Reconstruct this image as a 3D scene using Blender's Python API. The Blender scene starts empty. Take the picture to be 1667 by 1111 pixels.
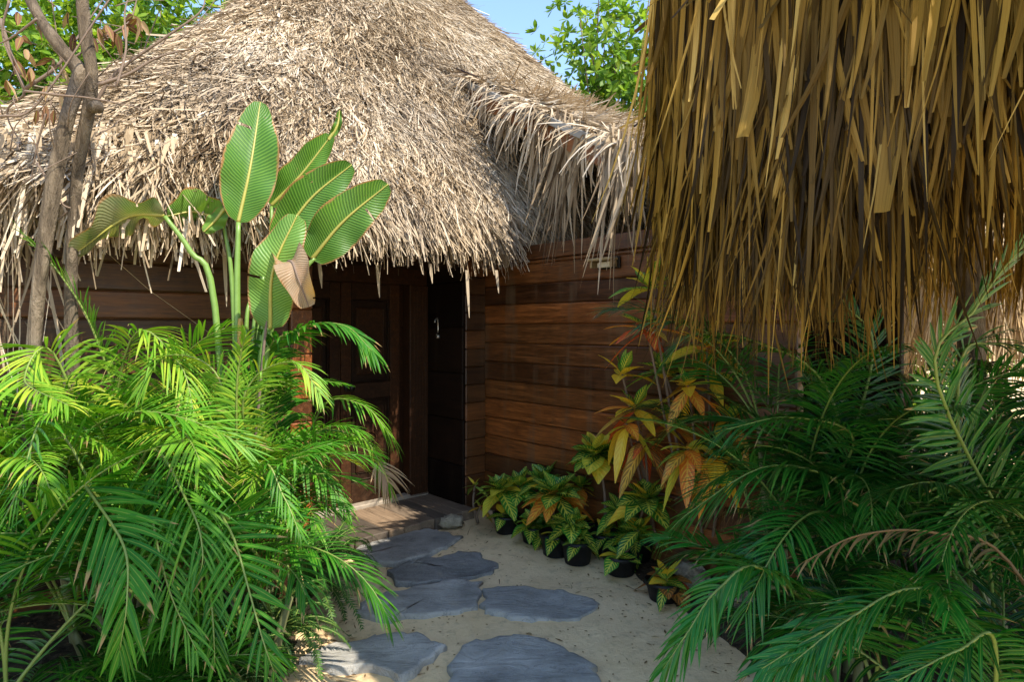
import bpy, math, random
import numpy as np
from mathutils import Vector
R = math.radians
random.seed(7); rng = np.random.default_rng(7)
sc = bpy.context.scene
COL = sc.collection

# ------------------------------------------------------------------ camera
EYE = 1.6; FPX = 1000.0; HOR = 533.0
cam = bpy.data.objects.new('camera', bpy.data.cameras.new('camera')); COL.objects.link(cam)
cam.location = (0, 0, EYE); cam.rotation_euler = (R(90), 0, 0)
cam.data.sensor_width = 36; cam.data.lens = 36*FPX/1667
cam.data.shift_y = -(1111/2-HOR)/1667
cam.data.clip_start = 0.05; cam.data.clip_end = 2000
sc.camera = cam
# ------------------------------------------------------------------ sky and sun
SUN = Vector((0.50, -0.40, 0.766)).normalized()
w = bpy.data.worlds.new('World'); sc.world = w; w.use_nodes = True
nt = w.node_tree; nt.nodes.clear()
sky = nt.nodes.new('ShaderNodeTexSky'); sky.sky_type = 'NISHITA'; sky.sun_disc = False
sky.sun_elevation = math.asin(SUN.z); sky.sun_rotation = math.atan2(SUN.x, SUN.y)
sky.air_density = 1.0; sky.dust_density = 0.5; sky.ozone_density = 2.2
bg = nt.nodes.new('ShaderNodeBackground'); bg.inputs['Strength'].default_value = 0.15
wo = nt.nodes.new('ShaderNodeOutputWorld')
nt.links.new(sky.outputs[0], bg.inputs[0]); nt.links.new(bg.outputs[0], wo.inputs[0])
sl = bpy.data.lights.new('sun', 'SUN'); sl.energy = 3.3; sl.angle = R(0.5); sl.color = (1.0, 0.92, 0.8)
so = bpy.data.objects.new('sun', sl); COL.objects.link(so); so.rotation_euler = SUN.to_track_quat('Z', 'Y').to_euler()
so.location = SUN*30
sc.view_settings.view_transform = 'Standard'; sc.view_settings.look = 'None'
sc.view_settings.exposure = 1.5; sc.view_settings.gamma = 1
sc.render.engine = 'CYCLES'
sc.cycles.max_bounces = 8; sc.cycles.transparent_max_bounces = 8

# ------------------------------------------------------------------ helpers
def A(*a): return np.array(a, dtype=float)
def nrm(v):
    v = np.asarray(v, float); return v/np.maximum(np.linalg.norm(v, axis=-1, keepdims=True), 1e-9)
def at(px, py, d):          # point of the place seen at this picture position, d metres ahead of the eye
    return A((px-833.5)/FPX*d, d, EYE-(py-HOR)/FPX*d)
def gnd(px, py, z=0.0):
    d = (EYE-z)*FPX/(py-HOR); return A((px-833.5)/FPX*d, d, z)

class MB:
    """collects geometry; build() links it as ONE mesh object"""
    def __init__(s): s.v = []; s.q = []; s.t = []; s.uv = []; s.r = []; s.qm = []; s.tm = []; s.n = 0
    def add(s, v, quads=None, tris=None, uv=None, rnd=0.5, mat=0):
        v = np.asarray(v, float).reshape(-1, 3); n = len(v)
        s.v.append(v)
        s.uv.append(np.zeros((n, 2)) if uv is None else np.asarray(uv, float).reshape(-1, 2))
        s.r.append(np.full(n, rnd) if np.isscalar(rnd) else np.asarray(rnd, float).reshape(-1))
        if quads is not None and len(quads):
            q = np.asarray(quads, np.int64).reshape(-1, 4)+s.n; s.q.append(q); s.qm.append(np.full(len(q), mat))
        if tris is not None and len(tris):
            t = np.asarray(tris, np.int64).reshape(-1, 3)+s.n; s.t.append(t); s.tm.append(np.full(len(t), mat))
        s.n += n
    def build(s, name, mats, parent=None, smooth=True):
        me = bpy.data.meshes.new(name)
        V = np.concatenate(s.v); UV = np.concatenate(s.uv); RN = np.concatenate(s.r)
        Q = np.concatenate(s.q) if s.q else np.zeros((0, 4), np.int64)
        T = np.concatenate(s.t) if s.t else np.zeros((0, 3), np.int64)
        QM = np.concatenate(s.qm) if s.q else np.zeros(0); TM = np.concatenate(s.tm) if s.t else np.zeros(0)
        loops = np.concatenate([Q.ravel(), T.ravel()]).astype(np.int32)
        starts = np.concatenate([np.arange(len(Q))*4, len(Q)*4+np.arange(len(T))*3]).astype(np.int32)
        me.vertices.add(len(V)); me.vertices.foreach_set('co', V.astype(np.float32).ravel())
        me.loops.add(len(loops)); me.loops.foreach_set('vertex_index', loops)
        me.polygons.add(len(starts)); me.polygons.foreach_set('loop_start', starts)
        me.polygons.foreach_set('material_index', np.concatenate([QM, TM]).astype(np.int32))
        me.polygons.foreach_set('use_smooth', np.full(len(starts), smooth))
        me.update(calc_edges=True)
        ul = me.uv_layers.new(name='UVMap'); ul.data.foreach_set('uv', UV[loops].astype(np.float32).ravel())
        at_ = me.attributes.new('rnd', 'FLOAT', 'POINT'); at_.data.foreach_set('value', RN.astype(np.float32))
        me.validate()
        for m in (mats if isinstance(mats, (list, tuple)) else [mats]): me.materials.append(m)
        o = bpy.data.objects.new(name, me); COL.objects.link(o)
        if parent is not None:
            o.parent = parent; o.matrix_parent_inverse = parent.matrix_basis.inverted()
        return o
    # --- shapes
    def blades(s, P, D, S, L, W, B, K=4, prof=None, rnd=None, fold=0.0, N=None, mat=0, B3=None):
        """P base, D direction, S side vector, L length, W width, B bend added as t^2 (in metres)"""
        n = len(P); t = np.linspace(0, 1, K+1)
        if prof is None: prof = np.ones(K+1)
        c = P[:, None]+D[:, None]*(L[:, None, None]*t[None, :, None])+B[:, None]*(t**2)[None, :, None]
        if B3 is not None: c = c+B3[:, None]*(t**3)[None, :, None]
        hw = (W[:, None]*np.asarray(prof)[None]/2)[..., None]*S[:, None]
        rn = rng.random(n) if rnd is None else rnd
        if fold:
            lo = c-(N[:, None]*fold*(W[:, None]*np.asarray(prof)[None])[..., None])
            v = np.stack([c-hw, lo, c+hw], 2); m = 3; us = [0, .5, 1]
        else:
            v = np.stack([c-hw, c+hw], 2); m = 2; us = [0, 1]
        idx = np.arange(n*(K+1)*m).reshape(n, K+1, m)
        q = np.stack([idx[:, :-1, :-1], idx[:, :-1, 1:], idx[:, 1:, 1:], idx[:, 1:, :-1]], -1).reshape(-1, 4)
        uv = np.zeros((n, K+1, m, 2)); uv[..., 0] = np.array(us); uv[..., 1] = t[None, :, None]
        s.add(v, q, None, uv, np.repeat(rn, (K+1)*m), mat)
    def tube(s, path, rad, sides=6, rnd=0.5, mat=0, cap=True):
        p = np.asarray(path, float); n = len(p); rad = np.broadcast_to(np.asarray(rad, float), (n,))
        tg = nrm(np.gradient(p, axis=0))
        ref = A(0, 0, 1) if abs(tg[0][2]) < .9 else A(1, 0, 0)
        xs = []; x = nrm(np.cross(ref, tg[0]))
        for i in range(n):
            x = nrm(x-tg[i]*np.dot(x, tg[i])); xs.append(x)
        xs = np.array(xs); ys = np.cross(tg, xs)
        a = np.linspace(0, 2*math.pi, sides, endpoint=False)
        v = p[:, None]+rad[:, None, None]*(np.cos(a)[None, :, None]*xs[:, None]+np.sin(a)[None, :, None]*ys[:, None])
        idx = np.arange(n*sides).reshape(n, sides); nx = np.roll(idx, -1, 1)
        q = np.stack([idx[:-1], nx[:-1], nx[1:], idx[1:]], -1).reshape(-1, 4)
        uv = np.zeros((n, sides, 2)); uv[..., 0] = a/(2*math.pi); uv[..., 1] = np.linspace(0, 1, n)[:, None]
        vv = v.reshape(-1, 3); tr = []
        uvf = uv.reshape(-1, 2)
        if cap:
            vv = np.concatenate([vv, p[:1], p[-1:]]); b = n*sides
            uvf = np.concatenate([uvf, [[.5, 0], [.5, 1]]])
            for i in range(sides):
                j = (i+1) % sides
                tr.append((b, j, i)); tr.append((b+1, idx[-1, i], idx[-1, j]))
        s.add(vv, q, tr, uvf, rnd, mat)
    def box(s, o, ax, ay, az, rnd=0.5, mat=0, bev=0.0):
        """box with corner o and edge vectors; chamfered edges when bev > 0"""
        o = np.asarray(o, float); E = [np.asarray(x, float) for x in (ax, ay, az)]
        if np.dot(np.cross(E[0], E[1]), E[2]) < 0: E[0], E[1] = E[1], E[0]
        if bev <= 0:
            v = [o+i*E[0]+j*E[1]+k*E[2] for k in (0, 1) for j in (0, 1) for i in (0, 1)]
            q = [(0, 2, 3, 1), (4, 5, 7, 6), (0, 1, 5, 4), (2, 6, 7, 3), (0, 4, 6, 2), (1, 3, 7, 5)]
            s.add(v, q, None, [(i, k) for k in (0, 1) for j in (0, 1) for i in (0, 1)], rnd, mat); return
        n = [nrm(e) for e in E]; l = [np.linalg.norm(e) for e in E]
        import itertools
        key = {}; v = []
        for c in itertools.product((0, 1), repeat=3):
            for a in range(3):
                p = o.copy()
                for b in range(3):
                    inset = 0 if b == a else bev
                    p = p+n[b]*(inset if c[b] == 0 else l[b]-inset)
                key[(c, a)] = len(v); v.append(p)
        q = []; t = []; cen = o+sum(E)/2
        def face(ids):
            pts = [v[i] for i in ids]; nn = np.cross(pts[1]-pts[0], pts[2]-pts[0])
            if np.dot(nn, sum(pts)/len(pts)-cen) < 0: ids = ids[::-1]
            (q if len(ids) == 4 else t).append(tuple(ids))
        for a in range(3):
            b, c = [k for k in range(3) if k != a]
            for sd in (0, 1):
                r = []
                for (x, y) in ((0, 0), (1, 0), (1, 1), (0, 1)):
                    cc = [0]*3; cc[a] = sd; cc[b] = x; cc[c] = y; r.append(key[(tuple(cc), a)])
                face(r)
            for (x, y) in ((0, 0), (1, 0), (1, 1), (0, 1)):      # edges along a
                c0 = [0]*3; c0[b] = x; c0[c] = y; c1 = list(c0); c1[a] = 1
                face([key[(tuple(c0), b)], key[(tuple(c1), b)], key[(tuple(c1), c)], key[(tuple(c0), c)]])
        for c in itertools.product((0, 1), repeat=3): face([key[(c, a)] for a in range(3)])
        s.add(v, q, t, None, rnd, mat)
    def lathe(s, prof, origin, sides=20, rnd=.5, mat=0):
        pr = np.asarray(prof, float); n = len(pr); a = np.linspace(0, 2*math.pi, sides, endpoint=False)
        v = np.zeros((n, sides, 3)); v[..., 0] = pr[:, 0:1]*np.cos(a); v[..., 1] = pr[:, 0:1]*np.sin(a); v[..., 2] = pr[:, 1:2]
        v = v+np.asarray(origin)
        idx = np.arange(n*sides).reshape(n, sides); nx = np.roll(idx, -1, 1)
        q = np.stack([idx[:-1], nx[:-1], nx[1:], idx[1:]], -1).reshape(-1, 4)
        s.add(v, q, None, None, rnd, mat)
    def grid(s, P, uv=None, rnd=.5, mat=0):
        h, w_ = P.shape[:2]; idx = np.arange(h*w_).reshape(h, w_)
        q = np.stack([idx[:-1, :-1], idx[:-1, 1:], idx[1:, 1:], idx[1:, :-1]], -1).reshape(-1, 4)
        s.add(P, q, None, uv, rnd, mat)

def bez(pts, n=16):
    """smooth curve through the given points (Catmull-Rom)"""
    p = np.asarray(pts, float); m = len(p)
    if m == 2: return p[0]+np.linspace(0, 1, n)[:, None]*(p[1]-p[0])
    e = np.concatenate([[2*p[0]-p[1]], p, [2*p[-1]-p[-2]]]); out = []
    for x in np.linspace(0, m-1, n):
        i = min(int(x), m-2); t = x-i; a, b, c, d = e[i:i+4]
        out.append(.5*((2*b)+(c-a)*t+(2*a-5*b+4*c-d)*t*t+(3*b-a-3*c+d)*t**3))
    return np.array(out)

def tag(o, label, cat, group=None, kind=None):
    if label: o['label'] = label
    if cat: o['category'] = cat
    if group: o['group'] = group
    if kind: o['kind'] = kind
    return o
def empty(name, loc, label, cat, group=None):
    o = bpy.data.objects.new(name, None); COL.objects.link(o); o.location = tuple(loc); o.empty_display_size = .1
    bpy.context.view_layer.update() if False else None
    return tag(o, label, cat, group)

# ------------------------------------------------------------------ materials
class NT:
    def __init__(s, name):
        s.m = bpy.data.materials.new(name); s.m.use_nodes = True; s.t = s.m.node_tree; s.t.nodes.clear()
        s.out = s.n('ShaderNodeOutputMaterial')
    def n(s, ty, **kw):
        x = s.t.nodes.new(ty)
        for k, v in kw.items():
            if k in x.inputs.keys() if isinstance(k, str) else False: s.i(x, k, v)
            else: setattr(x, k, v)
        return x
    def i(s, node, key, val):
        inp = node.inputs[key]
        if isinstance(val, bpy.types.NodeSocket): s.t.links.new(val, inp)
        else:
            if hasattr(inp.default_value, '__len__') and not isinstance(val, (int, float)) and len(val) == 3 and len(inp.default_value) == 4: val = (*val, 1)
            inp.default_value = val
    def math(s, op, a, b=0.0, c=None, clamp=False):
        x = s.n('ShaderNodeMath'); x.operation = op; x.use_clamp = clamp; s.i(x, 0, a); s.i(x, 1, b)
        if c is not None: s.i(x, 2, c)
        return x.outputs[0]
    def attr(s, name='rnd'):
        x = s.n('ShaderNodeAttribute'); x.attribute_name = name; return x.outputs['Fac']
    def uv(s):
        x = s.n('ShaderNodeTexCoord'); sp = s.n('ShaderNodeSeparateXYZ'); s.i(sp, 0, x.outputs['UV']); return sp.outputs[0], sp.outputs[1]
    def obj(s): return s.n('ShaderNodeTexCoord').outputs['Object']
    def ramp(s, f, stops):
        x = s.n('ShaderNodeValToRGB'); s.i(x, 0, f); e = x.color_ramp.elements
        while len(e) < len(stops): e.new(0.5)
        for k, (p, c) in enumerate(stops): e[k].position = p; e[k].color = (*c, 1)
        return x.outputs[0]
    def mix(s, f, a, b, mode='MIX'):
        x = s.n('ShaderNodeMix'); x.data_type = 'RGBA'; x.blend_type = mode
        s.i(x, 0, f); s.i(x, 6, a); s.i(x, 7, b); return x.outputs[2]
    def noise(s, vec, scale, detail=4, rough=.55, dist=0.0):
        x = s.n('ShaderNodeTexNoise'); s.i(x, 'Vector', vec); s.i(x, 'Scale', scale); s.i(x, 'Detail', detail); s.i(x, 'Roughness', rough); s.i(x, 'Distortion', dist)
        return x.outputs[0]
    def scale(s, vec, sc_, rot=(0, 0, 0)):
        x = s.n('ShaderNodeMapping'); s.i(x, 0, vec); s.i(x, 'Scale', sc_); s.i(x, 'Rotation', rot); return x.outputs[0]
    def step(s, f, lo, hi):
        x = s.n('ShaderNodeMapRange'); x.interpolation_type = 'SMOOTHSTEP'; s.i(x, 0, f); s.i(x, 1, lo); s.i(x, 2, hi); return x.outputs[0]
    def bump(s, h, strength=.3, dist=.01):
        x = s.n('ShaderNodeBump'); s.i(x, 'Height', h); s.i(x, 'Strength', strength); s.i(x, 'Distance', dist); return x.outputs[0]
    def bsdf(s, col, rough=.6, spec=.5, normal=None, transl=0.0, tcol=None, metal=0.0):
        b = s.n('ShaderNodeBsdfPrincipled'); s.i(b, 'Base Color', col); s.i(b, 'Roughness', rough); s.i(b, 'Specular IOR Level', spec); s.i(b, 'Metallic', metal)
        if normal is not None: s.i(b, 'Normal', normal)
        r = b.outputs[0]
        if transl:
            t = s.n('ShaderNodeBsdfTranslucent'); s.i(t, 0, col if tcol is None else tcol)
            mx = s.n('ShaderNodeMixShader'); s.i(mx, 0, transl); s.i(mx, 1, r); s.i(mx, 2, t.outputs[0]); r = mx.outputs[0]
        s.i(s.out, 0, r); return s.m

def m_thatch(name, stops, transl=.1, rough=.75, grey=.3):
    k = NT(name); r = k.attr(); u, v = k.uv()
    c = k.ramp(r, stops)
    wn = k.n('ShaderNodeTexNoise'); k.i(wn, 'Vector', k.scale(k.obj(), (1, 1, 1))); k.i(wn, 'Scale', 1.3); k.i(wn, 'Detail', 3)
    c = k.mix(k.step(wn.outputs[0], .42, .72), c, k.mix(grey, c, (.30, .26, .22)))          # weathered grey patches
    # fibres along the blade
    cx = k.n('ShaderNodeCombineXYZ'); k.i(cx, 0, k.math('MULTIPLY', u, 9)); k.i(cx, 1, k.math('MULTIPLY', v, 1.5)); k.i(cx, 2, k.math('MULTIPLY', r, 91))
    fb = k.noise(cx.outputs[0], 1.0, 3)
    c = k.mix(k.math('MULTIPLY', k.step(fb, .35, .7), .5), c, k.mix(1.0, c, (.55, .5, .42), 'MULTIPLY'))
    return k.bsdf(c, rough, .08, k.bump(fb, .4, .003), transl)

def m_leaf(name, stops, rough=.42, transl=.28, tip=(.30, .21, .08), tipamt=.3, spec=.22):
    k = NT(name); r = k.attr(); u, v = k.uv()
    c = k.ramp(r, stops)
    mid = k.step(k.math('ABSOLUTE', k.math('SUBTRACT', u, .5)), .02, .09)
    c = k.mix(mid, k.mix(.5, c, (.30, .36, .06)), c)
    rr = k.math('FRACT', k.math('MULTIPLY', r, 37.7))
    edge = k.math('SUBTRACT', 1.0, k.math('MULTIPLY', k.math('POWER', rr, 5.0), tipamt))
    c = k.mix(k.step(k.math('SUBTRACT', v, edge), -.02, .07), c, tip)
    nz = k.noise(k.obj(), 25, 3)
    c = k.mix(k.math('MULTIPLY', k.step(nz, .5, .75), .35), c, k.mix(1.0, c, (.8, .75, .5), 'MULTIPLY'))
    wv = k.math('SINE', k.math('MULTIPLY', u, 44))
    tc = k.mix(1.0, c, (1.6, 1.55, .55), 'MULTIPLY')
    return k.bsdf(c, rough, spec, k.bump(wv, .12, .002), transl, tc)

def m_wood(name, c1, c2, c3, axis, rough=.5, stain=0.0, sc_=1.0, spec=.4):
    """horizontal board timber; axis = world direction of the grain as z-rotation"""
    k = NT(name); o = k.obj(); r = k.attr()
    vec = k.scale(o, (1, 1, 1), (0, 0, -axis))
    off = k.n('ShaderNodeVectorMath'); off.operation = 'ADD'; k.i(off, 0, vec)
    cb = k.n('ShaderNodeCombineXYZ'); k.i(cb, 0, k.math('MULTIPLY', r, 37)); k.i(cb, 2, k.math('MULTIPLY', r, 11)); k.i(off, 1, cb.outputs[0])
    g = k.noise(k.scale(off.outputs[0], (2.2*sc_, 30*sc_, 30*sc_)), 1.0, 6, .65, .6)
    f = k.noise(k.scale(off.outputs[0], (9*sc_, 160*sc_, 160*sc_)), 1.0, 4, .6)
    c = k.ramp(g, [(.25, c1), (.5, c2), (.78, c3)])
    c = k.mix(.35, c, k.ramp(f, [(.3, c1), (.7, c3)]))
    tone = k.math('FRACT', k.math('MULTIPLY', r, 7.31))
    c = k.mix(1.0, c, k.ramp(tone, [(0, (.4, .36, .34)), (.5, (1, .92, .85)), (1, (1.75, 1.4, 1.1))]), 'MULTIPLY')
    if stain:
        d = k.noise(k.scale(vec, (9, 9, .9)), 1.0, 5, .6)
        c = k.mix(k.math('MULTIPLY', k.step(d, .5, .74), stain), c, (.115, .078, .043))
        sp = k.noise(vec, 6, 6, .7)
        c = k.mix(k.math('MULTIPLY', k.step(sp, .5, .75), .5), c, k.mix(1.0, c, (.22, .2, .2), 'MULTIPLY'))
    h = k.math('ADD', g, k.math('MULTIPLY', f, .6))
    return k.bsdf(c, k.ramp(g, [(.2, (rough-.1,)*3), (.8, (rough+.18,)*3)]), spec, k.bump(h, .35, .004))

def m_plain(name, col, rough=.5, metal=0.0, spec=.5, bumpy=0.0, var=.25):
    k = NT(name); nz = k.noise(k.obj(), 22, 5, .6)
    c = k.mix(k.math('MULTIPLY', k.step(nz, .35, .7), var), col, tuple(x*.45 for x in col))
    return k.bsdf(c, rough, spec, k.bump(nz, bumpy, .01) if bumpy else None, 0, None, metal)

TH_STOPS = [(0, (.095, .062, .033)), (.2, (.26, .19, .112)), (.5, (.47, .365, .24)), (.8, (.61, .505, .36)), (1, (.73, .64, .50))]
M_TH = m_thatch('roof_thatch', TH_STOPS)
M_TH2 = m_thatch('golden_thatch', [(0, (.20, .12, .05)), (.3, (.42, .28, .13)), (.7, (.58, .42, .22)), (1, (.70, .55, .34))], .12)
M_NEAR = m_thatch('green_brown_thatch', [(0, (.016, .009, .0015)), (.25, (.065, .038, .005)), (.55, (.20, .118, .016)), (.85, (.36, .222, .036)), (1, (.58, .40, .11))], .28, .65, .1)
M_UND = m_plain('thatch_underlay', (.16, .11, .06), .95, bumpy=.6)
GREEN = [(0, (.005, .05, .004)), (.3, (.018, .125, .007)), (.6, (.055, .215, .009)), (.85, (.15, .31, .02)), (1, (.36, .42, .035))]
M_PALM = m_leaf('palm_leaflet', GREEN)
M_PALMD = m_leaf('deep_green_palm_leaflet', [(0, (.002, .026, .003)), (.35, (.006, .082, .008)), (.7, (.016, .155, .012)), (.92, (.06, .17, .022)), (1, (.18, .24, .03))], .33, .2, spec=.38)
M_DRYL = m_leaf('dry_palm_leaflet', [(0, (.10, .05, .02)), (.5, (.20, .12, .05)), (1, (.36, .26, .13))], .7, .15, tipamt=0)
M_RACH = m_plain('palm_stalk', (.16, .22, .04), .45)
M_RACHY = m_plain('yellow_palm_stalk', (.32, .30, .06), .45)
M_CANE = m_plain('palm_cane', (.12, .13, .05), .6, bumpy=.3)
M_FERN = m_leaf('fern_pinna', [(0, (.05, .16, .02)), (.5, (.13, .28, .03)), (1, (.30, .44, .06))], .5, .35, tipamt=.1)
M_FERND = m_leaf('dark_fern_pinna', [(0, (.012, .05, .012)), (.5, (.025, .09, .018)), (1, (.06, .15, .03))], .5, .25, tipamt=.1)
M_TREEL = m_leaf('broad_tree_leaf', [(0, (.04, .12, .012)), (.5, (.12, .24, .02)), (1, (.30, .40, .05))], .4, .4, tipamt=.15)
M_TREED = m_leaf('dark_tree_leaf', [(0, (.015, .06, .015)), (.5, (.04, .13, .025)), (1, (.12, .24, .04))], .45, .3, tipamt=.1)
M_BROWNL = m_leaf('withered_leaf', [(0, (.09, .04, .02)), (.5, (.20, .10, .05)), (1, (.38, .26, .15))], .7, .2, tipamt=0)
M_BARK = None
def bark():
    k = NT('grey_bark'); o = k.obj(); n1 = k.noise(k.scale(o, (14, 14, 4)), 1.0, 6, .7, .5); n2 = k.noise(o, 3.5, 4)
    c = k.ramp(n1, [(.3, (.025, .02, .015)), (.5, (.12, .092, .062)), (.72, (.27, .215, .15))])
    c = k.mix(k.step(n2, .5, .7), c, k.mix(.7, c, (.055, .052, .05)))
    return k.bsdf(c, .9, .12, k.bump(n1, 1, .05))
M_BARK = bark()
M_TWIG = m_plain('twig_bark', (.17, .12, .085), .85, bumpy=.4)
AX_E = math.atan2(-.731, .682); AX_F = math.atan2(-.682, -.731)
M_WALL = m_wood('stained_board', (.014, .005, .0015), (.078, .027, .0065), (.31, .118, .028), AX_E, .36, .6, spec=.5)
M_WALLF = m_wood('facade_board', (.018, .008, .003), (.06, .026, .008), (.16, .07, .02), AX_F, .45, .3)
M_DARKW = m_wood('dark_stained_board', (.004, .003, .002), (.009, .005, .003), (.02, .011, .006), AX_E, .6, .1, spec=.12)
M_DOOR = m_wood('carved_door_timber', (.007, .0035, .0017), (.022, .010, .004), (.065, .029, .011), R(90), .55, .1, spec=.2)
M_PORCH = m_wood('weathered_deck_board', (.05, .04, .03), (.12, .10, .075), (.22, .19, .15), AX_E, .7, .2)
M_SILL = m_plain('worn_sill', (.30, .25, .19), .7, bumpy=.2)
M_FASC = m_wood('orange_fascia_board', (.09, .034, .01), (.24, .095, .026), (.40, .17, .05), AX_E, .5, 0)
M_GREYB = m_plain('grey_batten', (.30, .28, .24), .7, bumpy=.2)
M_PLAS = m_plain('black_plastic', (.006, .006, .007), .5, spec=.3, bumpy=.15)
M_SOIL = m_plain('potting_soil', (.03, .022, .015), .95, bumpy=.8)
M_TERRA = m_plain('terracotta', (.48, .20, .10), .8, bumpy=.2, var=.4)
M_IRON = m_plain('dark_iron', (.035, .033, .03), .42, .8)
M_STEEL = m_plain('pale_steel', (.6, .58, .55), .35, .9)
M_BRASS = m_plain('aged_brass_lamp', (.34, .25, .12), .45, .4)
M_GLASSL = m_plain('lamp_lens', (.62, .56, .42), .3)
def rock_m():
    k = NT('coral_rock'); o = k.obj(); n = k.noise(o, 9, 8, .7); n2 = k.noise(o, 40, 4)
    c = k.ramp(n, [(.3, (.12, .10, .07)), (.55, (.36, .31, .22)), (.8, (.55, .49, .37))])
    return k.bsdf(c, .95, .2, k.bump(k.math('ADD', n, k.math('MULTIPLY', n2, .4)), 1, .03))
M_ROCK = rock_m()
def sand_m():
    k = NT('pale_sand'); o = k.obj()
    n = k.noise(o, 1.6, 5, .6); f = k.noise(o, 75, 4, .75); g = k.noise(o, 14, 6, .7)
    c = k.ramp(n, [(.3, (.62, .44, .23)), (.7, (.82, .62, .36))])
    c = k.mix(k.math('MULTIPLY', k.step(g, .5, .72), .45), c, (.28, .21, .13))
    c = k.mix(k.math('MULTIPLY', k.step(f, .62, .75), .55), c, (.13, .09, .06))
    c = k.mix(k.math('MULTIPLY', k.step(f, .38, .28), .4), c, (.66, .58, .46))
    h = k.math('ADD', k.math('MULTIPLY', g, 1.0), k.math('MULTIPLY', f, .25))
    return k.bsdf(c, .95, .15, k.bump(h, .55, .02))
M_SAND = sand_m()
def bed_m():
    k = NT('dark_mulch'); o = k.obj(); n = k.noise(o, 22, 6, .7); n2 = k.noise(o, 3, 3)
    c = k.ramp(n, [(.3, (.02, .014, .009)), (.55, (.07, .05, .03)), (.8, (.16, .12, .075))])
    return k.bsdf(c, .95, .1, k.bump(n, 1, .03))
M_BED = bed_m()
def slate_m():
    k = NT('blue_grey_slate'); o = k.obj(); r = k.attr()
    n = k.noise(o, 3.2, 8, .65); f = k.noise(o, 80, 4, .8); l = k.noise(k.scale(o, (2, 6, 2), (0, 0, .5)), 1.5, 8, .7, 1.2)
    c = k.ramp(n, [(.3, (.19, .18, .155)), (.5, (.34, .32, .275)), (.7, (.50, .47, .41))])
    c = k.mix(1.0, c, k.ramp(r, [(0, (.55, .56, .58)), (1, (1.15, 1.15, 1.15))]), 'MULTIPLY')
    c = k.mix(k.math('MULTIPLY', k.step(f, .45, .7), .5), c, (.33, .35, .37))
    c = k.mix(k.math('MULTIPLY', k.step(k.noise(o, 7, 5), .58, .72), .45), c, (.42, .36, .27))     # sand dusted on it
    crack = k.step(k.math('ABSOLUTE', k.math('SUBTRACT', l, .5)), .012, .0)
    c = k.mix(k.math('MULTIPLY', crack, .5), c, (.05, .05, .055))
    h = k.math('ADD', l, k.math('MULTIPLY', f, .2))
    return k.bsdf(c, .85, .15, k.bump(h, 1.0, .025))
M_SLATE = slate_m()
def strel_m(name, c1, c2, dry=0.0):
    k = NT(name); u, v = k.uv(); r = k.attr()
    au = k.math('ABSOLUTE', k.math('SUBTRACT', u, .5))
    ph = k.math('ADD', k.math('MULTIPLY', k.math('SUBTRACT', v, k.math('MULTIPLY', au, .22)), 235), k.math('MULTIPLY', k.noise(k.obj(), 9, 3), 7))
    st = k.math('ADD', k.math('MULTIPLY', k.math('SINE', ph), .5), .5)
    c = k.mix(k.math('MULTIPLY', k.math('POWER', st, 2.0), .8), c1, c2)
    big = k.noise(k.obj(), 4, 4); c = k.mix(k.math('MULTIPLY', k.step(big, .4, .7), .4), c, k.mix(1.0, c, (1.5, 1.25, .7), 'MULTIPLY'))
    c = k.mix(k.step(k.math('ADD', au, k.math('MULTIPLY', k.noise(k.obj(), 12, 4), .16)), .53, .575), c, (.30, .16, .06))
    c = k.mix(k.step(k.noise(k.obj(), 45, 3), .70, .76), c, (.20, .13, .05))
    if dry: c = k.mix(k.math('MULTIPLY', k.step(k.noise(k.obj(), 7, 4), .35, .6), dry), c, (.34, .27, .19))
    tc = k.mix(1.0, c, (1.7, 1.6, .5), 'MULTIPLY')
    return k.bsdf(c, .42, .35, k.bump(st, .5, .004), .3, tc)
M_STREL = strel_m('big_paddle_leaf', (.04, .125, .014), (.13, .27, .04))
M_STRELP = strel_m('pale_paddle_leaf', (.09, .21, .03), (.19, .34, .075))
M_STRELD = strel_m('fading_paddle_leaf', (.085, .15, .05), (.20, .25, .11), .35)
M_STRELX = strel_m('dead_paddle_leaf', (.28, .18, .11), (.40, .28, .18), .6)
M_STEM = m_plain('paddle_leaf_stalk', (.15, .26, .05), .4)
M_STEMY = m_plain('orange_sheath', (.50, .28, .05), .5)
def croton_m(name, base, vein, spot, sat=.5):
    k = NT(name); u, v = k.uv(); r = k.attr()
    au = k.math('ABSOLUTE', k.math('SUBTRACT', u, .5))
    ph = k.math('MULTIPLY', k.math('SUBTRACT', v, k.math('MULTIPLY', au, .5)), 52)
    st = k.math('ADD', k.math('MULTIPLY', k.math('SINE', ph), .5), .5)
    lat = k.math('MULTIPLY', k.step(st, .62, .9), k.step(au, .46, .34))
    mid = k.step(au, .075, .03)
    vv = k.math('MAXIMUM', lat, mid)
    nz = k.noise(k.obj(), 20, 4, .6)
    b = k.mix(k.step(k.math('ADD', nz, k.math('MULTIPLY', k.math('SUBTRACT', r, .5), .7)), .42, .62), base, spot)
    c = k.mix(k.math('MULTIPLY', vv, sat), b, vein)
    tc = k.mix(1.0, c, (1.4, 1.3, .6), 'MULTIPLY')
    return k.bsdf(c, .35, .5, k.bump(st, .3, .004), .35, tc)
M_CG = croton_m('green_croton_leaf', (.025, .15, .02), (.72, .68, .09), (.06, .27, .03), .9)
M_CY = croton_m('yellow_croton_leaf', (.78, .52, .03), (.90, .72, .09), (.55, .55, .05), .7)
M_CO = croton_m('orange_croton_leaf', (.75, .22, .03), (.90, .58, .08), (.34, .20, .035), .75)
M_CR = croton_m('red_croton_leaf', (.58, .07, .028), (.85, .33, .06), (.2, .10, .03), .6)

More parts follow.
